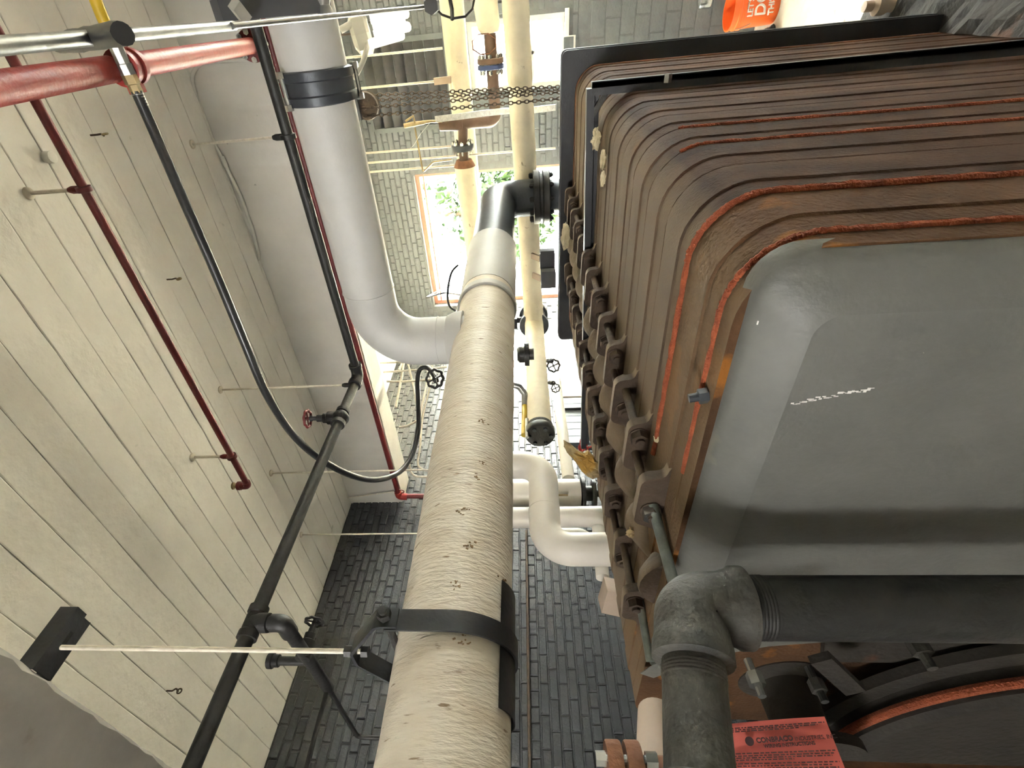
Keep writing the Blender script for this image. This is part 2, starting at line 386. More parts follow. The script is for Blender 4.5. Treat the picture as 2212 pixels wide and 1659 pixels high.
def skipf(c, z, l, h):
    for w in (W1, W2, W_FILL_FAR):
        if w[0]-l/2-.02 < c < w[1]+l/2+.02 and w[2]-h/2-.02 < z < w[3]+h/2+.02: return True
    return c+l/2 > YW-.01
ZT = 1.769
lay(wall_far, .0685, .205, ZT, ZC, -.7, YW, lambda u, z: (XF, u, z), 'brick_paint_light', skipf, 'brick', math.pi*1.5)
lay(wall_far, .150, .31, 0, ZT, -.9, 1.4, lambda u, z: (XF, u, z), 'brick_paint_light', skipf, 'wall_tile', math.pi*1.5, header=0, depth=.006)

def window(name, w, x, cols, rows, mat, jamb):
    y0, y1, z0, z1 = w; m = MB(); t = .05
    for a, b in (((x, y0+t/2, z0), (x, y0+t/2, z1)), ((x, y1-t/2, z0), (x, y1-t/2, z1))): m.bar(a, b, .09, t, up=(0, 1, 0))
    for zz in (z0+t/2, z1-t/2): m.bar((x, y0+t, zz), (x, y1-t, zz), .09, t)
    o = struct(name, m, mat, flat=True)
    for i in range(1, cols): obj('muntin', MB().bar((x, y0+(y1-y0)*i/cols, z0+t), (x, y0+(y1-y0)*i/cols, z1-t), .05, .028, up=(0, 1, 0)), mat, o, flat=True)
    for i in range(1, rows): obj('muntin', MB().bar((x, y0+t, z0+(z1-z0)*i/rows), (x, y1-t, z0+(z1-z0)*i/rows), .05, .028), mat, o, flat=True)
    for i in range(cols):
        for j in range(rows):
            ya = y0+t+(y1-y0-2*t)*i/cols; yb = y0+t+(y1-y0-2*t)*(i+1)/cols; za = z0+t+(z1-z0-2*t)*j/rows; zb = z0+t+(z1-z0-2*t)*(j+1)/rows
            obj('pane', MB().box((x+.03, (ya+yb)/2, (za+zb)/2), (.003, yb-ya, zb-za)), 'pane_glass', o, flat=True)
    sill = MB().box((XF+.09, (y0+y1)/2, z0-.02), (.26, y1-y0+.06, .04))
    obj('sill', sill, jamb, o, flat=True)
    return o
w1 = window('window_1', W1, XF+.10, 2, 3, 'frame_white', 'frame_white')
w2 = window('window_2', W2, XF+.14, 1, 1, 'frame_red', 'tan')
window('fill_window_far', W_FILL_FAR, XF+.12, 3, 3, 'frame_white', 'frame_white')
obj('window_stop', MB().bar((XF+.10, W2[0], W2[3]-.10), (XF+.10, W2[1]-.05, W2[3]-.10), .03, .02), 'frame_red', w2, flat=True)

# near end and right-hand side of the room, behind the camera
W_FILL_NEAR = (.6, 1.9, 2.9, 3.55)  # unseen window, added to brighten the beam, jacket and pipe from behind
struct('wall_near', wall_boxes(MB(), [W_FILL_NEAR], -3.4, YW+.2, 0, 4.3, -2.8, -2.6), 'wall_white', flat=True)
m = MB()
for yy in (.6, 1.25, 1.9): m.bar((-2.7, yy, 2.9), (-2.7, yy, 3.55), .05, .05)
for zz in (2.9, 3.55): m.bar((-2.7, .6, zz), (-2.7, 1.9, zz), .05, .05)
struct('fill_window_near', m, 'frame_white', flat=True)
struct('wall_right', MB().box((1.9, -3.3, 2.1), (9.4, .2, 4.4)), 'wall_white', flat=True)

# outside: sunlit ground and trees seen through the windows
struct('ground', MB().box((14, 2, -.30), (40, 46, .2)), 'yard', flat=True)
def tree(label, x, y, h, r, n, seed):
    rr = random.Random(seed); t = thing('tree', label, 'tree', (x, y, -.2), 'trees outside the end windows')
    tr = MB().tube([(x, y, -.2), (x+.1, y, h*.4), (x, y+.1, h*.75)], [.16, .12, .05], 8); obj('trunk', tr, 'bark', t)
    m = MB()
    for i in range(n):
        d = Vector((rr.gauss(0, 1), rr.gauss(0, 1), rr.gauss(0, .9))); d = d.normalized()*r*rr.random()**.4
        c = Vector((x, y, h*.68))+Vector((d.x, d.y, d.z*1.3)); s = rr.uniform(.09, .19)
        u = Vector((rr.gauss(0, 1), rr.gauss(0, 1), rr.gauss(0, 1))).normalized(); w = u.orthogonal().normalized()
        m.add([c-u*s, c-w*s*.5, c+u*s, c+w*s*.5], [(0, 1, 2, 3)])
    obj('foliage', m, 'leaf', t, flat=True)
tree('leafy green tree seen through the large end window, left of the copper joint', *[11.0, 3.402], 5.669117647058823, .75, 520, 3)
tree('denser green tree seen between the cream pipes in the large end window', *[15.0, 4.923], 4.655882352941176, 1.4, 3600, 5)

# louvre in the end wall
LV = (0.189, 1.021, 3.157, 4.084)
lv = thing('wall_louver', 'dusty grey slatted louvre set in the end wall under the lamp', 'louver', (6.42, (LV[0]+LV[1])/2, LV[2]))
m = MB(); y0, y1, z0, z1 = LV
for a, b in (((6.42, y0, z0), (6.42, y0, z1)), ((6.42, y1, z0), (6.42, y1, z1))): m.bar(a, b, .06, .05, up=(0, 1, 0))
for zz in (z0, z1): m.bar((6.42, y0, zz), (6.42, y1, zz), .06, .05)
obj('frame', m, 'door_grey', lv, flat=True)
ns = 8
for i in range(ns):
    zz = z0+(z1-z0)*(i+.5)/ns
    obj('slat', MB().box((6.415, (y0+y1)/2, zz), (.010, y1-y0-.05, (z1-z0)/ns*.98), Matrix.Rotation(R(-32), 3, 'Y')), 'louver', lv, flat=True)

# ================================================================ the sectional boiler
Y0, Y1, ZB, RB, PITCH = .325, 2.155, 2.054, .135, .2129
XS = [.819+PITCH*k for k in range(14)]
boiler = thing('boiler', 'rusty brown cast-iron sectional boiler with ribbed sections and grey front jacket', 'boiler', (2.2, 1.24, 0))
def profile(n=9, grow=0, r=None):
    y0, y1, zt, r = Y0-grow, Y1+grow, ZB+grow, r or RB+grow; o = []
    for z in [0, .3, .6, .9, 1.2, 1.5, 1.7, 1.82]: o.append(((y0, z), (-1, 0)))
    for i in range(n+1):
        a = math.pi/2*i/n; o.append(((y0+r-r*math.cos(a), zt-r+r*math.sin(a)), (-math.cos(a), math.sin(a))))
    for y in [.6, .75, .9, 1.05, 1.2, 1.35, 1.5, 1.65, 1.8, 1.9]: o.append(((y, zt), (0, 1)))
    for i in range(n+1):
        a = math.pi/2*(1-i/n); o.append(((y1-r+r*math.cos(a), zt-r+r*math.sin(a)), (math.cos(a), math.sin(a))))
    for z in [1.5, .8, 0]: o.append(((y1, z), (1, 0)))
    return o
PROF = profile()
STEPS = [(0, -.012), (.0015, -.001), (.004, 0), (.072, 0), (.077, .0045), (.140, .0045), (.146, .0), (.2089, 0), (.2114, -.001), (PITCH, -.012)]
def section_mesh(x0, seed):
    m = MB(); n = len(STEPS); vs = []; fs = []
    for i, ((y, z), (ny, nz)) in enumerate(PROF):
        for j, (dx, off) in enumerate(STEPS):
            q = noise.noise(Vector((seed*3.1, i*.9, j*2.3))); t = noise.noise(Vector((seed*1.7+9, i*.55, j*1.1)))
            o = off+.0012*q
            vs.append((x0+dx+(.0022*t if 0 < j < n-1 else 0), y+ny*o, max(0, z+nz*o)))
    for i in range(len(PROF)-1):
        for j in range(n-1): fs.append((i*n+j, i*n+j+1, (i+1)*n+j+1, (i+1)*n+j))
    fs.append(tuple(i*n for i in range(len(PROF)))); fs.append(tuple(i*n+n-1 for i in range(len(PROF))))
    return m.add(vs, fs)
XL = [.90+PITCH*k for k in range(13)]
YA, YB = .97, 1.50
def rounded(pts, r, n=4): return [(p.x, p.y) for p in bend([(a, b, 0) for a, b in pts], r, n)]
def lug_mesh(x, seed):
    rr = random.Random(seed); d = rr.uniform(-.004, .004); b = ZB-.03
    pts = [(YA-.07, b), (YA-.03, ZB+.004), (YA, ZB+.012), (YA+.004, ZB+.066+d), (YA+.175, ZB+.070+d), (YA+.20, ZB+.02), (YA+.25, ZB-.012), (YA+.36, ZB+.002), (YB-.04, ZB-.012), (YB-.012, ZB+.02), (YB, ZB+.064+d), (YB+.155, ZB+.058+d), (YB+.17, ZB+.012), (YB+.24, ZB-.004), (YB+.27, b)]
    m = MB(); m.prism(rounded(pts, .028), (x-.014, 0, 0), Y, Z, .030)
    return m
for k in range(13):
    s = obj('boiler_section', section_mesh(XS[k], k), 'cast_rusty' if k == 0 else 'cast_brown', boiler, ang=16)
    obj('lug_web', lug_mesh(XL[k], k), 'cast_dusty', s)
    c = (XS[k], YA+.355, ZB-.065)
    hub = [(.118, -.012), (.122, .0), (.118, .012), (.112, .03), (.075, .072), (.07, .085), (.075, .10), (.112, PITCH-.03), (.118, PITCH-.012)]
    obj('nipple_port', MB().lathe(c, X, hub, 22), 'cast_dusty', s)
    # tie rods: each one draws two neighbouring lugs together
    if k < 12:
        for row, yy, z2 in ((0, YA, ZB+.034), (1, YB, ZB+.030)):
            y = yy+(.045 if (k+row) % 2 else .118); xa, xb = XL[k]-.052, XL[k+1]+.050
            rod = obj('tie_rod', MB().cyl((xa, y, z2), (xb, y, z2), .0135, 12), 'rod_rust', boiler)
            zinc = (k == 0 and row == 0)
            obj('nut', MB().hexnut((XL[k]-.029, y, z2), X, .044, .028), 'zinc' if zinc else 'rod_rust', rod, flat=True)
            obj('nut', MB().hexnut((XL[k+1]+.032, y, z2), X, .044, .028), 'rod_rust', rod, flat=True)
            w = MB().lathe((XL[k]-.0165, y, z2), X, [(.028, -.002), (.028, .002)], 14); obj('washer', w, 'rod_rust', rod)
# seams: fibre rope squeezed out of the joints, or dark sealing compound
def seam(k, i0, i1, r, grow, mat, name, wob=.0012):
    pts = []
    for i in range(i0, i1):
        (y, z), (ny, nz) = PROF[i]; (y2, z2), (my, mz) = PROF[min(i+1, len(PROF)-1)]
        for t in range(6):
            f = t/6; yy = y+(y2-y)*f; zz = z+(z2-z)*f; a = ny+(my-ny)*f; b = nz+(mz-nz)*f
            w = random.uniform(-wob, wob); pts.append((XS[k]+random.uniform(-wob, wob), yy+a*(grow+w), zz+b*(grow+w)))
    rs = [r*random.uniform(.86, 1.14) for _ in pts]
    return obj(name, MB().tube(pts, rs, 8), mat, boiler)
seam(0, 0, 20, .0072, .000, 'rope', 'rope_seal'); seam(1, 0, 21, .0085, .002, 'rope', 'rope_seal')
seam(3, 0, 11, .0055, .001, 'rope', 'rope_seal'); seam(4, 0, 9, .006, .001, 'rope', 'rope_seal')
for k in (2, 5, 6, 7, 8, 9, 10, 11, 12, 13): seam(k, 0, 28, .006, -.009, 'caulk', 'joint_seal')

# front section casting, seen beside and below the jacket
m = MB(); m.prism([(y, z) for (y, z), _ in PROF], (XS[0]-.055, 0, 0), Y, Z, .053)
obj('front_section', m, 'cast_rusty', boiler)
# grey jacket: shallow pan with bevelled edges over the front
def loop(y0, y1, z0, z1, c, x, n=7):
    return [(x, y0, z0), (x, y0, .8), (x, y0, 1.4)]+[(x, y0+c-c*math.cos(math.pi/2*i/n), z1-c+c*math.sin(math.pi/2*i/n)) for i in range(n+1)]+[(x, .8, z1+.002), (x, 1.2, z1+.005), (x, y1, z1+.008)]
# the bevelled rim and the face below it, the face cut away round the burner neck
jm = MB(); L_ = [loop(.325, 1.70, 0, 2.040, .075, .790), loop(.331, 1.69, 0, 2.036, .072, .752), loop(.345, 1.68, 0, 2.024, .064, .738), loop(.398, 1.66, 0, 1.968, .045, .706), loop(.412, 1.65, 0, 1.955, .04, .702)]
n = len(L_[0]); jm.add([q for l in L_ for q in l], [(i*n+j, i*n+j+1, (i+1)*n+j+1, (i+1)*n+j) for i in range(len(L_)-1) for j in range(n-1)])
cut = [(y, z) for _, y, z in L_[-1]]+[(1.62, 1.91), (1.56, 1.885), (1.50, 1.85), (1.46, 1.76), (1.44, 1.66), (1.42, 1.52), (1.30, 1.42), (1.15, 1.30), (1.09, 1.1), (1.08, .8), (1.08, 0)]
jm.prism(cut, (.7022, 0, 0), Y, Z, .004)
jk = obj('front_jacket', jm, 'jacket', boiler, ang=50)
tab = MB().prism([(1.64, 2.03), (1.72, 2.075), (1.75, 2.03), (1.72, 2.00), (1.76, 1.98), (1.80, 1.93), (1.70, 1.90), (1.62, 1.93)], (.735, 0, 0), Y, Z, .003); obj('torn_tab', tab, 'jacket', jk, flat=True)
for i, (x_, y_) in enumerate(((.7395, .40), (.7395, .47), (.7395, .55))):
    m = MB(); rr = random.Random(i+3)
    for t_ in range(6): m.box((x_-.0005+t_*.0, y_+t_*.008, 2.0215+rr.uniform(-.003, .003)), (.002, .007, rr.uniform(.002, .005)))
    if i < 1: obj('paint_scratch', m, 'white_ink', jk, flat=True)
m = MB(); rr = random.Random(9)
for t_ in range(26):
    q = V((0.702,0.583,1.946)).lerp(V((0.702,0.554,1.826)), t_/25); m.box(q+V(0, rr.uniform(-.004, .004), 0), (.001, rr.uniform(.001, .006), rr.uniform(.004, .010)))
obj('paint_scratch', m, 'white_ink', jk, flat=True)
def clip(c, d, s=1):
    m = MB(); m.hexnut(c, d, .03*s, .02*s); m.lathe(V(c), d, [(.010*s, -.03*s), (.010*s, .03*s)], 10); return m
obj('clip_nut', clip((.79, .63, 2.062), (0, .2, 1), .9), 'dark_steel', jk, flat=True)
obj('clip_bracket', MB().bar((.80, .315, 1.57), (.80, .315, 1.52), .03, .02).bar((.79, .312, 1.55), (.765, .316, 1.59), .022, .008), 'grey_iron', jk, flat=True)

# new draw rods at the front, from the first lugs towards the jacket
for row, a, b in ((0, (0.885,1.072,2.084), (.70, 1.135, 2.066)), (1, (0.885,1.55,2.065), (.72, 1.60, 2.06))):
    rod = obj('draw_rod', MB().cyl(a, b, .014, 14), 'galv_rod', boiler)

# black angle-iron frames round the sections
fr = MB(); xb = 2.46
fr.bar((xb, .30, 2.105), (xb, 2.36, 2.052), .045, .032); fr.bar((xb+.02, .30, 2.09), (xb+.02, 2.36, 2.035), .006, .05)
obj('top_rail', fr, 'black_paint', boiler, flat=True)
fr = MB(); fr.bar((xb, .288, 2.10), (xb, .276, .0), .05, .020, up=(0, 1, 0)); fr.bar((xb-.022, .30, 2.10), (xb-.022, .288, 0), .006, .05, up=(0, 1, 0))
leg = obj('side_rail', fr, 'black_paint', boiler, flat=True)
obj('gusset', MB().bar((xb-.01, .292, 2.02), (xb-.01, .40, 2.095), .02, .022), 'grey_iron', leg, flat=True)
obj('rail_bolt', MB().hexnut((xb-.03, .285, 1.80), Y, .03, .03), 'zinc', leg, flat=True)
def ushape(grow, x0, x1, mat, name, inner=0):
    pr = [(y, z) for (y, z), _ in profile(9, grow, .035 if grow > .05 else None)]; m = MB(); pi = [(y, z) for (y, z), _ in profile(9, inner)]
    vs = [(x0, *p) for p in pr]+[(x0, *p) for p in pi]+[(x1, *p) for p in pr]+[(x1, *p) for p in pi]; n = len(pr); fs = []
    for i in range(n-1):
        fs += [(i, i+1, n+i+1, n+i), (2*n+i, 3*n+i, 3*n+i+1, 2*n+i+1), (i, 2*n+i, 2*n+i+1, i+1), (n+i, n+i+1, 3*n+i+1, 3*n+i)]
    return obj(name, m.add(vs, fs), mat, boiler)
ushape(.085, 3.63, 3.66, 'black_paint', 'rear_frame', -.01)
ushape(.090, 3.66, 3.71, 'black_paint', 'rear_frame_lip', .078)
ushape(.004, 3.59, 3.631, 'rust', 'back_collar', -.02)
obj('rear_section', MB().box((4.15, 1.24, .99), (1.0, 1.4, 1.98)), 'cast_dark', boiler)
# outlet nozzle and flanges behind the rear frame
oc = (4.41, 1.30)
obj('outlet_nozzle', MB().lathe((*oc, 1.97), Z, [(.15, 0), (.14, .06), (.13, .12), (.13, .22)], 28), 'dark_steel', boiler)

# burner neck and round front cover, in the dark at the lower front
m = MB(); c0 = (0.72,1.816,1.605)
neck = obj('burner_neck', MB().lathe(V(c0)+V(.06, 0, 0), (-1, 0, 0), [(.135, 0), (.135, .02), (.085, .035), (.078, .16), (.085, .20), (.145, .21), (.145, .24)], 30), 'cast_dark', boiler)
for i, (x_, y_, mt) in enumerate(((1632, 1468, 'zinc'), (1762, 1480, 'grey_iron'))):
    a = (0.56,1.332,1.877) if i == 0 else (0.6,1.459,1.678)
    q = obj('cover_bolt', MB().hexnut(a, (-1, -.1, 0), .034, .03).lathe(a, (-1, -.1, 0), [(.010, -.05), (.010, .04)], 10), mt, boiler, flat=True)
tp, lf = V((0.6,1.997,1.44)), V((0.6,1.483,1.12))
rad = (tp.y-lf.y); cc = V(.66, tp.y, tp.z-rad)
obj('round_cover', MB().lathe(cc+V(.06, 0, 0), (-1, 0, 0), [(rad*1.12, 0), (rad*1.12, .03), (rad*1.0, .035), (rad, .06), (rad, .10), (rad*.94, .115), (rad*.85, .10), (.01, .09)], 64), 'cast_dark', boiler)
obj('cover_gasket', MB().torus(cc-V(.015, 0, 0), X, rad*1.0, .014, 80, 8), 'rope', boiler)
obj('cover_stud', MB().hexnut((0.62,1.284,1.493), (-1, 0, 0), .04, .035).lathe((0.62,1.284,1.493), (-1, 0, 0), [(.012, -.02), (.012, .05)], 10), 'grey_iron', boiler, flat=True)
obj('cover_plate', MB().prism([(1.10, .55), (1.34, .55), (1.62, 1.25), (1.62, 1.55), (1.38, 1.62), (1.22, 1.42), (1.10, 1.2)], (.735, 0, 0), Y, Z, .02), 'cast_dark', boiler, flat=True)
obj('hinge_bracket', MB().bar((0.62,1.343,1.7), (0.62,1.526,1.554), .05, .02, up=(1, 0, 0)), 'cast_dark', boiler, flat=True)

# scraps of glass wool left on top of the sections
def scrap(name, label, c, size, mat, seed, elong=(1, 1, .5)):
    rr = random.Random(seed); m = MB().ball((0, 0, 0), 1, 16, 10); c = V(c)
    m.v = [tuple(Vector((a*elong[0], b*elong[1], d*elong[2]))*size*(1+.55*noise.noise(Vector((a*2.2+seed, b*2.2, d*2.2)))+.12*rr.uniform(-1, 1))+c) for a, b, d in m.v]
    o = obj(name, m, mat, None, flat=True); return tag(o, label, 'insulation', 'scraps of glass wool on the boiler')
scrap('glass_wool', 'small pale tuft of glass wool beside the black top rail', (2.3,0.462,2.091), .034, 'wool_pale', 1, (.7, 1.2, .5))
scrap('glass_wool', 'second pale tuft of glass wool below the black top rail corner', (2.05,0.484,2.095), .026, 'wool_pale', 2, (.6, 1.3, .4))
scrap('glass_wool', 'thin sliver of pale glass wool on the ribbed boiler top', (1.95,0.524,2.107), .020, 'wool_pale', 3, (.4, 1.4, .4))
scrap('glass_wool', 'white rag of glass wool among the far lugs near the dark elbow', (3.05,1.141,2.146), .05, 'wool_pale', 4, (.5, 1.6, .5))
scrap('glass_wool', 'frayed white fibres caught on the orange rope seal', (1.03,0.964,2.049), .016, 'wool_pale', 5, (.8, .9, .8))
scrap('glass_wool', 'yellow tuft of glass wool between the two rows of lugs', (0.99,1.327,2.09), .022, 'wool', 6, (.5, 1.2, .9))
# the big torn flap of glass wool
outl = [V(q) for q in [(1.794,1.674,2.243),(1.784,1.691,2.21),(1.767,1.718,2.176),(1.76,1.731,2.145),(1.769,1.722,2.127),(1.754,1.746,2.101),(1.738,1.768,2.084),(1.733,1.777,2.062),(1.718,1.8,2.045),(1.696,1.829,2.037),(1.691,1.829,2.073),(1.684,1.833,2.109),(1.691,1.821,2.135),(1.703,1.801,2.161),(1.724,1.771,2.182),(1.74,1.748,2.204),(1.756,1.725,2.225),(1.772,1.702,2.24)]]
ctr = sum(outl, Vector())/len(outl); fw = Vector((.78, .62, .0)); m = MB(); rr = random.Random(4); rings = []
for f, t in ((1, 0), (.98, .02), (.72, .045), (.4, .05), (.4, -.03), (.72, -.03), (.98, -.012)):
    rings.append([ctr+(q-ctr)*f*rr.uniform(.93, 1.05)-fw*(t+rr.uniform(-.006, .006)) for q in outl])
vs = [q for r_ in rings for q in r_]; n = len(outl); fs = []
for i in range(3):
    for j in range(n): fs.append((i*n+j, i*n+(j+1) % n, (i+1)*n+(j+1) % n, (i+1)*n+j))
for i in (4, 5):
    for j in range(n): fs.append((i*n+j, i*n+(j+1) % n, (i+1)*n+(j+1) % n, (i+1)*n+j))
for j in range(n): fs.append((6*n+j, 6*n+(j+1) % n, (j+1) % n, j))
fs += [tuple(range(3*n, 4*n)), tuple(range(5*n-1, 4*n-1, -1))]
tag(obj('glass_wool', m.add(vs, fs), 'wool', None, flat=True), 'large torn flap of yellow glass wool sticking up beside the white elbow pipe', 'insulation', 'scraps of glass wool on the boiler')

# ================================================================ pipes near the camera
YP, ZP, RP, XB = 1.30, 2.617, .150, 2.148
def pipe(name, label, path, r, mat, rad=None, n=20, loc=None, part='pipe', group=None):
    pts = bend(path, rad, 10) if rad else [V(q) for q in path]
    t = thing(name, label, 'pipe', loc or path[0], group); obj(part, MB().tube(pts, r, n), mat, t); return t
# the large lagged pipe running along the boiler
big = thing('lagged_pipe', 'large canvas-wrapped pipe running from the foreground to the dark elbow over the boiler', 'pipe', (1.5, YP, 2.15))
xs = [-2.4+i*.03 for i in range(int((2.62+2.4)/.03))]
rs = [RP+.0025*noise.noise(Vector((x*3, 0, 0)))+.002*noise.noise(Vector((x*14, 3, 0)))-(.004 if abs((x-1.0) % 1.2) < .02 else 0) for x in xs]
obj('canvas_wrap', MB().tube([(x, YP+.004*noise.noise(Vector((x*2, 5, 0))), ZP+.004*noise.noise(Vector((x*2, 9, 0)))) for x in xs], rs, 40), 'canvas', big)
xe = 3.271
obj('end_wrap', MB().tube([(2.58+(xe-2.58)*i/10, YP, ZP) for i in range(11)], [.152, .158, .158, .156, .160, .161, .158, .160, .160, .160, .164], 36), 'canvas_clean', big)
obj('wrap_strap', MB().lathe((2.45, YP, ZP), X, [(.158, 0), (.163, .004), (.163, .05), (.158, .054)], 36), 'canvas_clean', big)
el = bend([(2.9, YP, ZP), (4.41, YP, ZP), (4.41, YP, 2.27)], .385, 16)
obj('elbow', MB().tube(el, .148, 32), 'dark_steel', big)
fl = MB(); flange(fl, (4.41, YP, 2.285), Z, .215, .055); flange(fl, (4.41, YP, 2.205), Z, .215, .06)
fl.lathe((4.41, YP, 2.23), Z, [(.20, 0), (.20, .03)], 28)
fo = obj('flange_pair', fl, 'black_iron', big)
for i in range(10):
    a = 2*math.pi*i/10+.2; q = V(4.41+.18*math.cos(a), YP+.18*math.sin(a), 2.245)
    obj('flange_bolt', MB().cyl(q-Z*.10, q+Z*.10, .013, 8).hexnut(q+Z*.08, Z, .036, .028).hexnut(q-Z*.075, Z, .036, .028), 'black_iron', fo, flat=True)
# scuffed patches where the canvas is torn
for i, c in enumerate(((0.939,1.15,2.601), (0.698,1.15,2.602), (0.557,1.155,2.576), (1.342,1.157,2.57), (0.825,1.157,2.571), (1.077,1.154,2.579), (0.762,1.219,2.49), (1.145,1.163,2.556))):
    c = V(c); d = V(0, c.y-YP, c.z-ZP).normalized(); m = MB(); u = X; w = d.cross(u); rr = random.Random(i)
    for s_ in range(9):
        a_ = rr.gauss(0, .007); b_ = rr.gauss(0, .010); e = c+u*a_+w*b_; e = V(e.x, YP, ZP)+V(0, e.y-YP, e.z-ZP).normalized()*(RP+.001)
        m.box(e, (rr.uniform(.001, .005), rr.uniform(.002, .009), .002), Matrix((u, w, d)).transposed() @ Matrix.Rotation(rr.uniform(-.6, .6), 3, 'Z'))
    obj('torn_patch', m, 'torn', big, flat=True)

# clevis hanger, its rod and the strut it hangs from
XC = .60
cl = thing('clevis_hanger', 'black clevis strap round the large lagged pipe in the foreground', 'pipe hanger', (XC, YP, ZP-.17))
def ribbon(path, wdir, w, t):
    m = MB(); path = [V(q) for q in path]; vs = []; n = len(path); wd_ = V(wdir).normalized()
    for i, q in enumerate(path):
        d = (path[min(i+1, n-1)]-path[max(i-1, 0)]).normalized(); nn = d.cross(wd_).normalized()
        vs += [q-wd_*w/2-nn*t/2, q+wd_*w/2-nn*t/2, q+wd_*w/2+nn*t/2, q-wd_*w/2+nn*t/2]
    fs = [(0, 1, 2, 3), tuple(4*(n-1)+k for k in (3, 2, 1, 0))]
    for i in range(n-1):
        for k in range(4): fs.append((4*i+k, 4*i+(k+1) % 4, 4*i+4+(k+1) % 4, 4*i+4+k))
    return m.add(vs, fs)
zt = ZP+.145
st = [(XC, YP-.163, zt)]+[(XC, YP-.163*math.cos(a), ZP-.163*math.sin(a)) for a in [math.pi*i/24 for i in range(25)]]+[(XC, YP+.163, zt)]
obj('strap', ribbon(st, X, .052, .007), 'black_paint', cl)
yk = bend([(XC, YP-.172, zt-.03), (XC, YP-.172, zt+.02), (XC, YP-.03, zt+.115), (XC, YP+.03, zt+.115), (XC, YP+.172, zt+.02), (XC, YP+.172, zt-.03)], .03, 5)
obj('yoke', ribbon(yk, X, .048, .008), 'black_paint', cl)
obj('cross_bolt', MB().cyl((XC, YP-.21, zt), (XC, YP+.21, zt), .010, 10).hexnut((XC, YP-.19, zt), Y, .03, .02).hexnut((XC, YP+.19, zt), Y, .03, .02), 'black_iron', cl, flat=True)
sd = MB(); n = 14
vs = []; fs = []
for i in range(n+1):
    a = math.pi*.30+math.pi*.40*i/n
    for xx, rr_ in ((XC-.16, RP+.006), (XC+.15, RP+.006), (XC-.16, RP+.009), (XC+.15, RP+.009)): vs.append((xx, YP-rr_*math.cos(a), ZP-rr_*math.sin(a)))
for i in range(n):
    k = i*4; fs += [(k, k+4, k+5, k+1), (k+2, k+3, k+7, k+6), (k, k+2, k+6, k+4), (k+1, k+5, k+7, k+3)]
obj('saddle_plate', sd.add(vs, fs), 'black_paint', cl)
rd = thing('hanger_rod', 'cream-painted hanger rod of the big black clevis, below the short dark strut', 'hanger rod', (XC, YP, zt+.1), 'cream hanger rods')
ro = obj('rod', MB().cyl((XC, YP, zt+.09), (XC, YP, 3.74), .0068, 10), 'rod_cream', rd)
obj('nut', MB().hexnut((XC, YP, zt+.135), Z, .026, .02), 'black_iron', rd, flat=True); obj('nut', MB().hexnut((XC, YP, zt+.09), Z, .026, .018), 'black_iron', rd, flat=True)
sr = thing('strut_channel', 'short black strut channel sticking out beside the near concrete beam', 'strut', (.527, YP, 3.72))
m = MB(); w = .036
for ya, yb, xa, xb in ((-w, -.007, .527, .70), (.007, w, .527, .69), (-.007, .007, .527, .605), (-.007, .007, .645, .70)): m.box(((xa+xb)/2, YP+(ya+yb)/2, 3.725), (xb-xa, yb-ya, .004))
obj('web', m, 'black_paint', sr, flat=True)
obj('side_flange', MB().box((.613, YP-w, 3.75), (.172, .004, .055)), 'black_paint', sr, flat=True)
obj('side_flange', MB().box((.609, YP+w, 3.75), (.163, .004, .055)), 'black_paint', sr, flat=True)

# white-jacketed pipe overhead that drops into the large pipe
ZL = 3.143; 
ov = thing('jacketed_pipe', 'grey-white jacketed overhead pipe bending down into the large lagged pipe', 'pipe', (XB, .6, 2.9))
pth = bend([(XB, -3.15, ZL), (XB, YP, ZL), (XB, YP, ZP+.09)], .30, 18)
obj('pipe_jacket', MB().tube(pth, .120, 36), 'canvas_clean', ov)
obj('branch_collar', MB().lathe((XB, YP, ZP+.10), Z, [(.145, 0), (.14, .04), (.126, .075), (.121, .08)], 32), 'canvas_clean', ov)
for d_ in (.30, .0): obj('elbow_seam', MB().torus((XB, YP-.302, ZL) if d_ else (XB, YP, ZL-.30), Y if d_ else Z, .121, .0022, 36, 6), 'canvas_clean', ov)
yc = 0.176
cp = thing('pipe_coupling', 'wide blue-black clamp band round the overhead jacketed pipe', 'coupling', (XB, yc, ZL-.14))
obj('band', MB().lathe((XB, yc-.055, ZL), Y, [(.122, 0), (.137, .004), (.137, .03), (.131, .034), (.131, .075), (.137, .08), (.137, .106), (.122, .11)], 36), 'dark_steel', cp)
for a in (2.5, .5, -1.2):
    q = V(XB+.145*math.cos(a), yc, ZL+.145*math.sin(a))
    obj('clamp_bolt', MB().cyl(q-Y*.06, q+Y*.06, .008, 8).hexnut(q+Y*.05, Y, .026, .02).hexnut(q-Y*.05, Y, .026, .02), 'zinc', cp, flat=True)

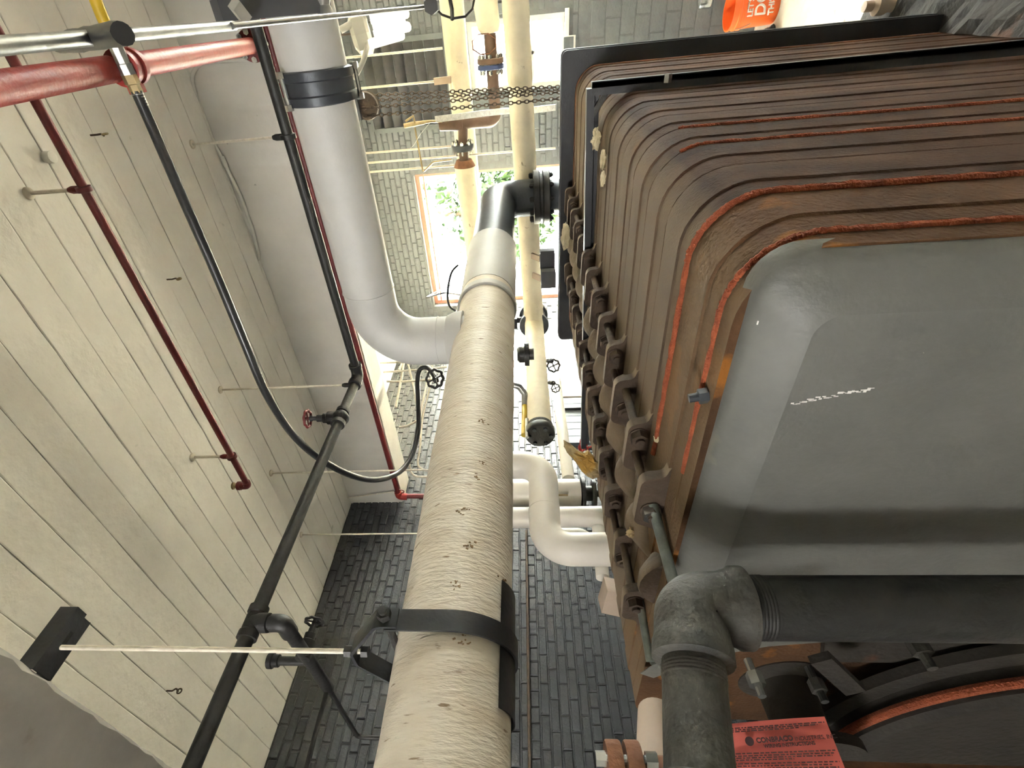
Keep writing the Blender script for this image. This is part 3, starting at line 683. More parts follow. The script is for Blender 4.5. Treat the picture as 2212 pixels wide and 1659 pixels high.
# black iron pipe: along the room, then across in front of the beam
KX, KY = 2.406, 1.677
KZ = 3.424
bp = thing('iron_pipe', 'black iron pipe running towards the camera and turning across below the beam', 'pipe', (1.6, KY, KZ-.05))
obj('pipe_run', MB().tube([(-2.5, KY, KZ), (KX-.03, KY, KZ)], .027, 18), 'black_iron', bp)
obj('cross_run', MB().tube([(KX, KY-.03, KZ), (KX, -3.1, KZ)], .0245, 18), 'black_iron', bp)
obj('elbow', MB().tube(bend([(KX-.075, KY, KZ), (KX, KY, KZ), (KX, KY-.075, KZ)], .05, 8), .035, 18).lathe((KX-.085, KY, KZ), X, [(.04, 0), (.04, .022)], 18).lathe((KX, KY-.085, KZ), Y, [(.038, 0), (.038, .022)], 18), 'black_iron', bp)
XV = 2.018
v = obj('valve_body', MB().lathe((XV-.06, KY, KZ), X, [(.038, 0), (.038, .025), (.032, .03), (.046, .05), (.046, .07), (.032, .09), (.038, .095), (.038, .12)], 18).lathe((XV, KY, KZ+.02), Z, [(.036, 0), (.036, .05), (.028, .055), (.028, .075), (.020, .08), (.020, .11), (.012, .112), (.012, .135), (.016, .14), (.016, .15), (.007, .152), (.007, .19)], 14), 'black_iron', bp)
handwheel(v, 'handwheel', (XV, KY, KZ+.185), Z, .045, 'red_dark')
XT = 0.871
tee = obj('tee', MB().lathe((XT-.06, KY, KZ), X, [(.036, 0), (.036, .025), (.032, .03), (.032, .09), (.036, .095), (.036, .12)], 18).lathe((XT, KY, KZ), -Z, [(.034, 0), (.034, .06)], 16), 'black_iron', bp)
zd = KZ-.115
be = (0.886,2.226,3.343)
dr = obj('branch', MB().tube(bend([(XT, KY, KZ-.02), (XT, KY, zd), (XT, be[1], zd-.01)], .045, 8), .024, 16), 'black_iron', bp)
obj('branch_elbow', MB().tube(bend([(XT, KY, KZ-.07), (XT, KY, zd), (XT, KY+.07, zd)], .045, 8), .031, 16), 'black_iron', bp)
ya = KY+.24
vb = obj('branch_valve', MB().lathe((XT, ya, zd), X, [(.03, -.02), (.03, .05), (.022, .055), (.022, .08), (.014, .084), (.012, .11), (.006, .112), (.006, .14)], 14), 'black_iron', bp)
handwheel(vb, 'handwheel', (XT+.13, ya, zd), X, .036, 'black_iron')
ny = KY+.30
obj('drain_nipple', MB().lathe((XT, ny, zd), Z, [(.017, 0), (.017, .12), (.024, .122), (.024, .145), (.030, .147), (.030, .165)], 14), 'black_iron', bp)
obj('thin_tube', MB().tube(bend([(XT, be[1]-.02, zd-.01), (XT, 2.798, 3.308), (XT, 2.798, 2.75)], .03, 6), .010, 10), 'black_iron', bp)
obj('thin_tube', MB().tube([(XT, be[1]-.01, zd-.01), (-.4, be[1]-.01, zd-.03)], .010, 10), 'black_iron', bp)
# its hangers
def rod(label, a, b, mat='rod_cream', r=.006, disc=True):
    t = thing('hanger_rod', label, 'hanger rod', b, 'cream hanger rods'); obj('rod', MB().cyl(a, b, r, 8), mat, t)
    if disc: obj('ceiling_plate', MB().lathe(V(a)+V(0, 0, .002), -Z, [(.024, 0), (.022, .008), (.010, .016)], 14), mat, t)
    return t
def ringclip(parent, c, axis, r, mat, w=.022): return obj('ring_clip', MB().lathe(V(c)-V(axis)*w/2, axis, [(r, 0), (r+.009, .002), (r+.009, w-.002), (r, w)], 18).lathe(V(c)+Z*r, Z, [(.014, 0), (.014, .03), (.009, .045)], 10), mat, parent)
q = rod('thin hanger rod holding the elbow of the black iron pipe', (KX-.09, KY, ZC), (KX-.09, KY, KZ+.05)); ringclip(q, (KX-.09, KY, KZ), X, .029, 'black_iron')
sb = (3.034,0.471,4.26); y2 = 0.374
q = rod('slanting thin rod from the black cross pipe to the ceiling by the conduit', sb, (KX, y2, KZ+.06)); ringclip(q, (KX, y2, KZ), Y, .026, 'black_iron')

# red sprinkler pipes
RX = 1.872; RZ = 4.031
rb = thing('sprinkler_branch', 'dark red sprinkler pipe close under the boarded ceiling', 'pipe', (RX, .9, RZ-.03))
yend = 2.043
obj('pipe', MB().tube([(RX, -3.1, RZ), (RX, yend, RZ)], .0165, 14), 'red_dark', rb)
obj('end_elbow', MB().tube(bend([(RX, yend-.03, RZ), (RX, yend, RZ), (RX, yend, RZ+.05)], .015, 5), .022, 12).lathe((RX, yend, RZ+.04), Z, [(.026, 0), (.026, .02)], 12), 'red_dark', rb)
obj('sprinkler_head', MB().lathe((RX, yend, RZ+.055), Z, [(.012, 0), (.012, .025), (.020, .027), (.022, .035), (.010, .036)], 12), 'brass', rb)
for i, yy in enumerate((0.407, 1.807)):
    t = rod(('cream rod with round ceiling plate on the red sprinkler pipe, nearer the beam', 'cream rod with round ceiling plate near the end of the red sprinkler pipe')[1-i] if False else ('cream rod and ceiling plate holding the middle of the thin red sprinkler pipe', 'cream rod and ceiling plate holding the capped end of the thin red sprinkler pipe')[i], (RX, yy, ZC), (RX, yy, RZ+.05), r=.0075)
    ringclip(t, (RX, yy, RZ), Y, .018, 'red_dark')
rm = thing('sprinkler_main', 'thick bright red sprinkler main ending in a bolted flange at the beam', 'pipe', (2.2, .055, 3.6))
ra, rb_ = V((1.357,0.055,3.654)), V((3.185,0.055,3.798)); dv = (rb_-ra).normalized(); ra = ra-dv*.9
obj('pipe', MB().tube([ra, rb_], .037, 24), 'red_paint', rm)
cpt = V((1.883,0.055,3.667))
gc = MB(); gc.lathe(cpt-dv*.045, dv, [(.038, 0), (.053, .008), (.053, .03), (.046, .034), (.046, .056), (.053, .06), (.053, .082), (.038, .09)], 26)
gc.box(cpt+V(0, .058, 0), (.05, .03, .03)).box(cpt-V(0, .058, 0), (.05, .03, .03))
gr = obj('grooved_coupling', gc, 'red_paint', rm)
ef = MB(); flange(ef, rb_-dv*.02, dv, .075, .04); eo = obj('end_flange', ef, 'red_dark', rm)
for i in range(8):
    a = 2*math.pi*i/8; u, w_ = frame(dv); q = rb_-dv*.02+(u*math.cos(a)+w_*math.sin(a))*.06
    obj('flange_bolt', MB().cyl(q-dv*.04, q+dv*.05, .008, 8).hexnut(q+dv*.035, dv, .026, .02).hexnut(q-dv*.03, dv, .026, .02), 'zinc', eo, flat=True)
# red pipe along the lower edge of the beam
rx = 3.255; pa, pb = (3.255,2.126,3.735), (3.255,3.748,3.729)
r3 = thing('sprinkler_pipe', 'dark red pipe running along the lower edge of the concrete beam to the brick wall', 'pipe', (rx, 2.9, pb[2]-.04))
obj('pipe', MB().tube(bend([(rx, -3.1, pa[2]), (rx, pb[1], pb[2]), (rx, pb[1]+.02, 2.2)], .03, 6), .024, 16), 'red_dark', r3)
obj('elbow', MB().tube(bend([(rx, pb[1]-.06, pb[2]), (rx, pb[1], pb[2]), (rx, pb[1]+.01, pb[2]-.08)], .03, 6), .034, 16), 'red_paint', r3)
t = rod('pale rod above the elbow of the red pipe at the brick wall corner', (3.255,3.769,4.325), (rx, pb[1]-.07, pb[2]+.04)); 
m = MB(); m.tube(bend([(rx, pb[1]-.07, pb[2]+.03), (rx, pb[1]-.07-.035, pb[2]), (rx, pb[1]-.07, pb[2]-.10), (rx, pb[1]-.035, pb[2]), (rx, pb[1]-.07, pb[2]+.03)], .02, 4), .006, 8); obj('loop_clip', m, 'red_dark', t)

# gas hose: yellow pipe, steel and brass fittings, then black hose drooping to the far wall
hs = thing('gas_hose', 'black rubber hose on a yellow pipe, sagging below the ceiling behind the iron pipe', 'hose', (1.858,0.698,3.663))
ha, hb = V((1.836,-0.001,3.643)), V((1.836,0.129,3.64))
dh = (hb-ha).normalized()
obj('yellow_pipe', MB().tube([V((1.83,-0.155,3.637)), V((1.827,-0.07,3.639)), ha+dh*.02], .017, 14), 'yellow', hs)
obj('steel_union', MB().lathe(ha, dh, [(.021, 0), (.021, .045), (.024, .047), (.024, .075)], 8), 'galv', hs, flat=True)
obj('brass_fitting', MB().lathe(ha+dh*.075, dh, [(.023, 0), (.023, .025), (.019, .027), (.019, .05)], 6), 'brass', hs, flat=True)
fer = MB()
for i in range(5): fer.lathe(ha+dh*(.125+i*.008), dh, [(.016, 0), (.018, .002), (.018, .005), (.016, .007)], 14)
obj('ferrule', fer, 'galv', hs)
hp = [ha+dh*.12]+[V(q) for q in [(1.825,0.258,3.633),(1.773,0.459,3.6),(1.724,0.721,3.567),(1.67,0.989,3.538),(1.652,1.225,3.529),(1.675,1.475,3.507),(1.746,1.714,3.467),(1.89,1.995,3.407),(2.051,2.206,3.343),(2.261,2.356,3.266),(2.454,2.363,3.212),(2.64,2.292,3.193),(2.801,2.167,3.201),(2.9,2.074,3.204),(2.949,2.015,3.182),(2.939,2.003,3.121),(2.86,2.031,3.064)]]
obj('hose', MB().tube(smooth_path(hp, 8), .0175, 14), 'hose_black', hs)
hv = V((2.811,2.016,3.042))
vv = obj('shutoff_valve', MB().lathe(hv, (-.5, -.3, 0), [(.022, -.06), (.022, .05), (.012, .052), (.012, .09)], 12), 'black_iron', hs)
handwheel(vv, 'handwheel', hv+V(-.06, -.05, .0), (-.7, -.6, .2), .06, 'black_iron')

# slender galvanised conduit overhead with a black sleeve
ca, cb = V((0.547,-0.01,2.881)), V((1.473,-0.014,2.908)); cdv = (cb-ca).normalized()
cn = thing('galvanised_pipe', 'galvanised pipe with a black foam sleeve crossing the top left corner', 'pipe', cb)
obj('pipe', MB().tube([ca-cdv*.5, V((1.211,-0.013,2.96))], .0085, 14), 'galv', cn)
obj('thin_rod', MB().tube([V((1.176,-0.013,2.948)), V((2.235,-0.02,2.711))], .006, 10), 'galv', cn)
s0, s1 = V((0.902,-0.011,3.104)), V((0.662,-0.011,2.834))
obj('foam_sleeve', MB().tube([s0+(s1-s0)*i/12 for i in range(13)], [.010]+[.0125+random.uniform(-.0008, .0008) for _ in range(11)]+[.0115], 14, jit=.05), 'hose_black', cn)
obj('end_nut', MB().hexnut((2.2,-0.02,2.694), cdv, .045, .05), 'black_iron', cn, flat=True)
tr = thing('trapeze_channel', 'dark strut channel with rollers held above the overhead jacketed pipe', 'strut', (1.81,-0.048,3.091))
obj('channel', MB().bar((1.734,-0.055,3.238), (2.043,-0.056,3.014), .05, .042), 'box_grey', tr, flat=True)
obj('roller', MB().lathe((2.013,-0.05,3.014), (0, 1, 0), [(.03, -.03), (.018, 0), (.03, .03)], 16), 'galv', tr)
obj('clamp', MB().bar((1.716,-0.053,3.17), (1.708,-0.042,3.153), .06, .03), 'lamp_white', tr, flat=True)

# conduit and junction box on the side of the beam
cf = 3.268
co = thing('conduit', 'thin painted conduit looping down the side of the beam to a round box', 'conduit', (3.268,0.592,4.245))
obj('tube', MB().tube(bend([(3.268,0.12,3.827),(3.268,0.106,4.168),(3.268,0.167,4.252),(3.268,0.415,4.287),(3.268,0.618,4.245),(3.268,0.829,4.22),(3.268,1.04,4.223),(3.268,1.224,4.244),(3.268,1.299,4.299)], .10, 8), .011, 10), 'beam_paint', co)
obj('coupling', MB().lathe((3.268,0.613,4.245), V((3.268,0.659,4.244))-V((3.268,0.57,4.248)), [(.015, -.03), (.015, .03)], 12), 'beam_paint', co)
obj('round_box', MB().lathe((3.285,1.322,4.323), -X, [(.05, 0), (.05, .045), (.044, .05)], 20), 'beam_paint', co)

# hooks and bosses cast into the ceiling
for lab, x_, y_, kind in (('small rusty hook in the boarded ceiling left of the black hose', *[2.32, 0.292], 0), ('brass-coloured hook in the yellow-lit strip of ceiling', *[2.337, 0.972], 0),
                          ('stub of pipe plugged in the ceiling beside the red sprinkler pipe', *[2.039, 0.318], 1), ('bent nail hook in the pale ceiling near the concrete beam', *[0.971, 2.551], 2)):
    t = thing('ceiling_hook', lab, 'hook', (x_, y_, ZC-.06))
    if kind == 1: obj('plug', MB().lathe((x_, y_, ZC+.002), -Z, [(.022, 0), (.022, .03), (.014, .032)], 14), 'ceil_paint', t)
    else:
        obj('shank', MB().tube(bend([(x_, y_, ZC+.01), (x_, y_, ZC-.03), (x_+.012, y_, ZC-.045), (x_, y_+.006, ZC-.06)], .006, 4), .004, 8), 'rod_rust', t)
        obj('eye', MB().torus((x_, y_, ZC-.068), Y, .011, .004, 14, 6), 'brass' if kind == 0 else 'rod_rust', t)

# dark threaded pipe in front of the jacket, with its elbow
t = thing('steel_riser', 'heavy black steel pipe with a cast elbow in front of the grey jacket', 'pipe', (.524, .936, 0))
e0 = V(.524, .936, 2.107); ex = e0.x; ey = e0.y; ez = e0.z
rp = .058
obj('riser', MB().tube([(ex, ey, 0.02), (ex, ey, ez-.085)], rp, 30), 'pipe_black', t)
th = MB()
for i in range(5): th.lathe((ex, ey, ez-.115-.006*i), Z, [(rp, 0), (rp+.0012, .002), (rp+.0012, .004), (rp, .006)], 30)
obj('thread', th, 'pipe_black', t)
nd = (V((0.269,0.953,2.157))-V((0.387,0.945,2.134))).normalized(); ec = V(ex, ey, ez)
obj('elbow', MB().tube(bend([(ex, ey, ez-.06), ec, ec+nd*.06], .055, 12), .066, 32), 'grey_iron', t)
obj('elbow_bead', MB().lathe((ex, ey, ez-.105), Z, [(.068, 0), (.076, .004), (.076, .022), (.071, .03), (.066, .05)], 32).lathe(ec+nd*.105, -nd, [(.062, 0), (.070, .004), (.070, .03), (.068, .036), (.066, .05)], 32), 'grey_iron', t)
rp = .053
obj('nipple', MB().tube([ec+nd*.07, ec+nd*.30], rp, 30), 'grey_iron', t)
th = MB()
for i in range(4): th.lathe(ec+nd*(.112+.006*i), nd, [(rp, 0), (rp+.0012, .002), (rp+.0012, .004), (rp, .006)], 30)
obj('thread', th, 'grey_iron', t)
obj('coupling', MB().lathe(ec+nd*.46, -nd, [(.056, 0), (.058, .006), (.058, .165), (.0615, .17), (.0615, .182), (.052, .186)], 32), 'grey_iron', t)

# rusty flange joint at the bottom edge
fc = V((0.334,1.224,2.235))
t = thing('rusty_flange', 'pair of rusty flanges with bright bolt heads at the bottom edge beside the grey pipe', 'flange', (fc.x, fc.y, fc.z-.05))
m = MB(); flange(m, fc+Z*.020, Z, .055, .030); flange(m, fc-Z*.018, Z, .055, .030); obj('flange_pair', m, 'rust', t)
for dx, dy in ((.012, -.035), (-.03, .02)):
    q = fc+V(dx, dy, 0); obj('flange_bolt', MB().cyl(q-Z*.06, q+Z*.055, .008, 10).hexnut(q+Z*.048, Z, .024, .02).hexnut(q-Z*.05, Z, .026, .022), 'zinc', t, flat=True)
obj('stem', MB().cyl(fc-Z*.03, (fc.x, fc.y, 0.01), .030, 16), 'rust', t)
q0, q1 = V((0.555,1.534,2.087)), V((0.367,1.44,2.139))
pipe('pale_pipe', 'short beige pipe end behind the rusty flanges under the jacket tabs', [q0, q1], .048, 'tan', n=24, loc=q1)

# red instruction tag hanging by the burner
tg = [V(q) for q in ((0.375,1.084,2.063), (0.381,1.053,1.889), (0.289,1.073,1.883), (0.299,1.132,2.064))]
t = thing('instruction_tag', 'red paper instruction tag with black print hanging beside the burner', 'tag', tg[3])
u = (tg[1]-tg[0]).normalized(); dn = (tg[3]-tg[0]); nn = u.cross(dn).normalized(); vv_ = nn.cross(u)
m = MB(); nu = 12; vs = []
for th_ in (0, .0006):
    for j in range(7):
        for i in range(nu+1):
            f, g_ = i/nu, j/6; a = tg[0].lerp(tg[1], f); b = tg[3].lerp(tg[2], f); q = a.lerp(b, g_)
            vs.append(q+nn*(th_+.006*math.sin(f*2.8)))
def gi(t_, j, i): return t_*7*(nu+1)+j*(nu+1)+i
fs = [(gi(t_, j, i), gi(t_, j, i+1), gi(t_, j+1, i+1), gi(t_, j+1, i)) for t_ in (0, 1) for j in range(6) for i in range(nu)]
tgo = obj('paper', m.add(vs, fs), 'tag_red', t)
up = -vv_ if (tg[0]-tg[3]).dot(-vv_) > 0 else vv_
face = u.cross(up)
toc = (CAMP-tg[0]).normalized(); lift = nn*.008 if nn.dot(toc) > 0 else nn*-.004
if face.dot(toc) < 0: face = -face
def on(f, g_): return tg[0].lerp(tg[1], f).lerp(tg[3].lerp(tg[2], f), g_)+lift
W_ = (tg[1]-tg[0]).length
text_mesh('heading', 'CONBRACO', W_*.062, 'black_ink', on(.30, .34), u, up, tgo, bold=W_*.002)
text_mesh('heading', 'INDUSTRIES, INC.', W_*.050, 'black_ink', on(.655, .338), u, up, tgo)
text_mesh('heading', 'WIRING INSTRUCTIONS', W_*.044, 'black_ink', on(.36, .43), u, up, tgo, bold=W_*.001)
m = MB(); m.lathe(on(.235, .305), face, [(W_*.042, 0), (W_*.042, .0006)], 20); obj('emblem', m, 'black_ink', tgo)
m = MB(); rr = random.Random(2)
for f0, f1, g_ in ((.05, .97, .07), (.05, .9, .10), (.05, .72, .13), (.04, .97, .51), (.05, .95, .55), (.05, .93, .585), (.05, .6, .62), (.05, .97, .68), (.05, .9, .72), (.05, .95, .76), (.05, .5, .79), (.3, .75, .86), (.05, .9, .93)):
    f = f0
    while f < f1:
        l = rr.uniform(.015, .055); m.bar(on(f, g_), on(min(f+l, f1), g_), W_*.010 if g_ != .86 else W_*.024, .0004, up=face); f += l+.012
tag(obj('small_print', m, 'black_ink', tgo, flat=True), kind='stuff')

# ================================================================ pipes and fittings at the far end
FG = 'cream lagged pipes by the end wall'
A0, A1 = V((5.6,-0.077,2.968)), V((5.6,2.537,2.955)); sl = (A1.z-A0.z)/(A1.y-A0.y)
pipe('lagged_pipe', 'cream lagged pipe crossing the end wall beside the louvre', [(5.6, -3.1, A0.z+sl*(-3.1-A0.y)), (5.6, 3.86, A0.z+sl*(3.86-A0.y))], .108, 'cream', n=24, loc=(5.6, .5, A0.z-.11), group=FG)
B0, B1 = V((4.7,-0.026,2.407)), V((4.7,2.365,2.336)); sl = (B1.z-B0.z)/(B1.y-B0.y); YD = 2.69; zD = B0.z+sl*(YD-B0.y)
pb_ = thing('lagged_pipe', 'cracked cream lagged pipe crossing in front of the end window, nearest the boiler', 'pipe', (4.7, .5, B0.z-.11), FG)
ys = [-3.1+(YD-.12+3.1)*i/70 for i in range(71)]
obj('canvas_wrap', MB().tube([(4.7, y, B0.z+sl*(y-B0.y)) for y in ys], [.100+.003*noise.noise(Vector((y*8, 0, 0)))-(.007 if .52 < y < .62 or .80 < y < .84 else 0) for y in ys], 26), 'cream', pb_)
obj('elbow', MB().tube(bend([(4.7, YD-.2, zD), (4.7, YD, zD), (4.5, YD, zD)], .13, 10), .098, 24), 'cream', pb_)
C0, C1 = V((5.2,-0.049,2.652)), V((5.2,0.172,2.631)); C2 = V((5.2,0.784,2.626))
cp_ = thing('copper_pipe', 'brown copper pipe with flanged joint coming out of torn cream lagging', 'pipe', (5.2, .3, C1.z-.1))
obj('lagging', MB().tube([(5.2, -3.1, C0.z), C0, C0.lerp(C1, .8), C1], [.10, .10, .096, .07], 20, jit=.03), 'cream', cp_)
cz = C1.z-.01
obj('bare_pipe', MB().tube(bend([C1, C2, V((5.2,0.826,2.663)), V((5.2,0.817,2.994))], .06, 8), .052, 18), 'copper', cp_)
fy = 0.386; fz = 2.639
fm = MB(); flange(fm, (5.2, fy-.022, fz), Y, .115, .04); fo = obj('flange', fm, 'copper', cp_)
fm = MB(); flange(fm, (5.2, fy+.022, fz), Y, .115, .035); fo = obj('flange', fm, 'blue', cp_)
for i in range(8):
    a = 2*math.pi*i/8; q = V(5.2+.09*math.cos(a), fy, fz+.09*math.sin(a)); obj('flange_bolt', MB().cyl(q-Y*.07, q+Y*.08, .009, 8).hexnut(q+Y*.06, Y, .03, .024).hexnut(q-Y*.055, Y, .03, .024), 'zinc', fo, flat=True)
# octagonal clevis left of it
oc_ = V((5.15,0.239,2.681))
oc_t = thing('clevis_hanger', 'open rusty clevis ring in front of the small end window', 'pipe hanger', oc_-V(0, 0, .1))
obj('ring', ribbon([oc_+V(0, .075*math.cos(2*math.pi*i/8+.39), .105*math.sin(2*math.pi*i/8+.39)) for i in range(9)], X, .05, .008), 'rust', oc_t, flat=True)
# tee, flange stack and the lower pipe
T0 = V((5.2,0.821,2.93))
obj('tee_cap', MB().tube([T0, T0+Z*.22], [.062, .05], 18), 'copper', cp_)
T1 = V((5.2,1.023,2.952)); T2 = V((5.2,1.163,2.953)); T3 = V((5.2,1.933,2.932))
obj('tee_leg', MB().tube([T0, T1], .045, 18), 'copper', cp_)
fm = MB(); flange(fm, T1, Y, .105, .05); f1 = obj('flange', fm, 'dark_steel', cp_)
for i in range(8):
    a = 2*math.pi*i/8; q = T1+V(.085*math.cos(a), 0, .085*math.sin(a)); obj('flange_bolt', MB().cyl(q-Y*.06, q+Y*.06, .009, 8).hexnut(q-Y*.04, Y, .03, .024), 'zinc', f1, flat=True)
obj('neck', MB().tube([T1, T2], .045, 18), 'copper', cp_)
obj('lower_collar', MB().tube([T2-Y*.03, T2+Y*.03], [.075, .105], 20), 'rust', cp_)
pipe('lagged_pipe', 'short cream lagged pipe below the dark flange, over the large window', [T2+Y*.03, (5.2, 3.4, T3.z+(T3.z-T2.z)/(T3.y-T2.y)*(3.4-T3.y))], .10, 'cream', n=24, loc=T2-V(0, 0, .1), group=FG)
# drain cock, tapes and thin pipes by the manifold
dk = thing('drain_cock', 'small brass drain cock with taped thin pipe left of the copper tee', 'valve', (5.15,0.791,3.331))
obj('cock', MB().tube([(5.15,0.795,3.472),(5.15,0.787,3.383),(5.15,0.776,3.221),(5.15,0.784,3.114)], [.020, .022, .012, .012], 12), 'brass', dk)
obj('lever', MB().tube([(5.13,0.756,3.448),(5.13,0.717,3.367),(5.13,0.777,3.365)], .010, 10), 'brass', dk)
obj('drip_pipe', MB().tube(bend([(5.15,0.814,3.374),(5.15,1.206,3.359),(5.15,1.122,3.246),(5.15,1.114,3.069)], .01, 3), .008, 8), 'brass', dk)
obj('tape', ribbon([V(q) for q in [(5.12,0.786,3.227),(5.12,0.87,3.327),(5.12,0.951,3.397),(5.12,0.994,3.454)]], X, .05, .003), 'tape', dk)
tp_ = MB(); tb = [V(q) for q in [(5.08,0.754,3.165),(5.08,0.748,2.953),(5.08,0.738,2.702),(5.08,0.736,2.536),(5.08,0.747,2.29),(5.08,0.741,2.086)]]
obj('foil_strip', ribbon(tb, Y, .05, .012), 'tape', cp_)
# hanger rods behind the overhead pipe
for lab, a, b in (('upper pale rod behind the overhead pipe clamp', (5.55,0.271,4.212), (5.55,0.258,3.086)), ('pale rod ending in a beige clip beside the louvre', (5.5,0.499,4.263), (5.5,0.504,3.183)),
                  ('pale rod reaching the dark flange from behind the overhead pipe', (5.25,1.032,4.057), (5.25,1.017,3.072)), ('lowest pale rod between overhead pipe and lower flange', (5.25,1.203,4.052), (5.25,1.19,3.029)),
                  ('pale rod right of the cracked cream pipe', (5.3,1.137,2.813), (5.3,1.116,2.071))):
    a, b = V(a), V(b); up_ = V(b.x, b.y, min(ZC, b.z+(a.z-b.z)*3)) if a.z > b.z else a
    t = thing('hanger_rod', lab, 'hanger rod', b, 'cream hanger rods'); obj('rod', MB().cyl((b.x, b.y, ZC), b, .010, 8), 'rod_cream', t)
bc = thing('beam_clip', 'beige clip on the cream pipe at the end of a pale rod', 'pipe hanger', (5.47,0.503,3.109))
obj('clip', MB().bar((5.47,0.501,3.188), (5.47,0.498,3.03), .05, .055), 'tan', bc, flat=True)
# chain hoist
ch = thing('hoist_chain', 'four strands of rusty hand chain hanging beside the overhead pipe', 'chain', (4.395,0.543,2.147))
for i, (a, b) in enumerate((((4.246,0.433,3.61), (4.365,0.507,2.097)), ((4.245,0.469,3.594), (4.375,0.526,2.096)), ((4.149,0.502,3.542), (4.294,0.531,2.102)), ((4.156,0.557,3.54), (4.311,0.575,2.1)))):
    a, b = V(a), V(b); b = a+(b-a)*1.03; L = (b-a).length; d = (b-a).normalized(); u, w_ = frame(d); m = MB(); k = 0; pos = 0; q = .030
    while pos < L:
        c = a+d*pos; s_, r_ = (u, w_) if k % 2 else (w_, u)
        m.tube([c+d*math.sin(2*math.pi*j/10)*.0195+s_*math.cos(2*math.pi*j/10)*.011 for j in range(10)], .0042, 5, closed=True); pos += q; k += 1
    tag(obj('chain_strand', m, 'rod_rust', ch), kind='stuff')
hk = V((4.206,0.496,3.53))
obj('chain_wheel', MB().lathe(hk-X*.04, X, [(.09, 0), (.095, .02), (.075, .04), (.095, .06), (.09, .08)], 20), 'rod_rust', ch)
obj('hoist_body', MB().box(hk+Z*.14, (.16, .16, .2)), 'box_grey', ch)
obj('hoist_hook', MB().cyl(hk+Z*.2, (hk.x, hk.y, ZC), .012, 8), 'rod_rust', ch)
# flood lamp with bare fluorescent tubes
lp = V((4.297,0.066,3.459))
lt = thing('fluorescent_lamp', 'white lamp head with four glowing fluorescent tubes below the galvanised pipe', 'lamp', lp)
dl = (V((4.334,0.069,3.118))-V((4.27,0.105,3.428))).normalized()
obj('lamp_head', MB().lathe(lp+dl*.03, -dl, [(.10, 0), (.13, .02), (.13, .10), (.08, .13)], 8), 'lamp_white', lt, flat=True)
for a, b in (((4.255,-0.002,3.4), (4.296,-0.015,3.133)), ((4.377,0.051,3.42), (4.426,0.024,3.189)), ((4.226,0.085,3.387), (4.279,0.056,3.13)), ((4.124,0.131,3.409), (4.18,0.096,3.165))):
    a, b = V(a), V(b); d = (b-a).normalized(); obj('glow_tube', MB().tube([a, a+d*.01, b-d*.02, b-d*.006, b], [.026, .030, .030, .022, .004], 14), 'tube_glow', lt)
obj('lamp_arm', MB().tube([(4.175,0.038,3.6),(4.242,-0.022,3.425)], .022, 10), 'lamp_white', lt)
obj('lamp_cable', MB().tube(smooth_path([(4.186,0.13,3.43),(4.115,0.215,3.466),(4.032,0.31,3.534)], 6), .018, 10), 'lamp_white', lt)
obj('hang_wire', MB().cyl(lp+V(-.02, 0, .1), (lp.x-.02, lp.y, ZC), .006, 8), 'rod_rust', lt)
# wire basket lamp guard at the top
wg = thing('lamp_guard', 'black wire lamp guard hanging at the very top beside the cream pipe', 'guard', (3.787,0.002,2.782))
m = MB(); m.tube([(3.794,-0.022,2.887),(3.772,0.012,2.847),(3.761,0.035,2.784),(3.772,0.032,2.708),(3.802,0.001,2.665),(3.855,-0.063,2.646)], .007, 8); m.tube([(3.847,-0.076,2.801),(3.796,-0.009,2.787),(3.758,0.039,2.787)], .012, 8); obj('wire', m, 'black_iron', wg)

# valve group and cream pipe between the large pipe and the boiler
vx = 4.800
vl = thing('butterfly_valve', 'black butterfly valve with gearbox on the cream pipe behind the large lagged pipe', 'valve', (vx, YD, zD-.15))
fm = MB(); flange(fm, (vx+.10, YD, zD), X, .155, .05); flange(fm, (vx-.12, YD, zD), X, .155, .05); obj('flange', fm.lathe((vx-.10, YD, zD), X, [(.125, 0), (.125, .2)], 24), 'dark_steel', vl)
obj('gearbox', MB().box((vx, YD, zD+.26), (.16, .12, .16)).cyl((vx, YD, zD+.1), (vx, YD, zD+.2), .035, 10), 'black_iron', vl)
XD = 2.970
pd_ = pipe('lagged_pipe', 'cream lagged pipe coming forward from the black valve to a dark flange', [(vx-.14, YD, zD), (XD+.05, YD, zD)], .098, 'cream', n=26, loc=(3.6, YD, zD-.1), group=FG)
fm = MB(); flange(fm, (XD, YD, zD), X, .118, .07); flange(fm, (XD+.06, YD, zD), X, .108, .03); fo = obj('end_flange', fm, 'black_iron', pd_)
for i in range(6):
    a = 2*math.pi*i/6+.5; q = V(XD-.04, YD+.085*math.cos(a), zD+.085*math.sin(a)); obj('flange_bolt', MB().hexnut(q, X, .03, .03), 'dark_steel', fo, flat=True)
g2 = pd_
obj('gear_valve', MB().lathe((3.538,2.311,2.492), -Z, [(.05, 0), (.07, .02), (.07, .06), (.10, .062), (.10, .10), (.05, .102), (.05, .14)], 16), 'black_iron', g2)
# white pipe running beside it
e0, e1 = V((4.688,3.2,2.117)), V((2.939,3.2,2.094))
we = pipe('white_pipe', 'slim white pipe running forward beside the brick wall behind the boiler', [e0, e1], .052, 'pvc_white', n=20, loc=e1-V(0, 0, .05))
for q, s_ in (((3.411,2.35,2.217), .06), ((3.218,2.434,2.212), .04)):
    b = obj('stub_valve', MB().lathe(V(q)-V(-.04, 0.02, 0), (-.8, -.5, -.3), [(.02, -.06), (.02, .02), (.01, .03), (.01, .05)], 10), 'black_iron', we)
    handwheel(b, 'handwheel', V(q)+V(-.03, -.02, -.02), (-.8, -.5, .1), s_*.8, 'black_iron')
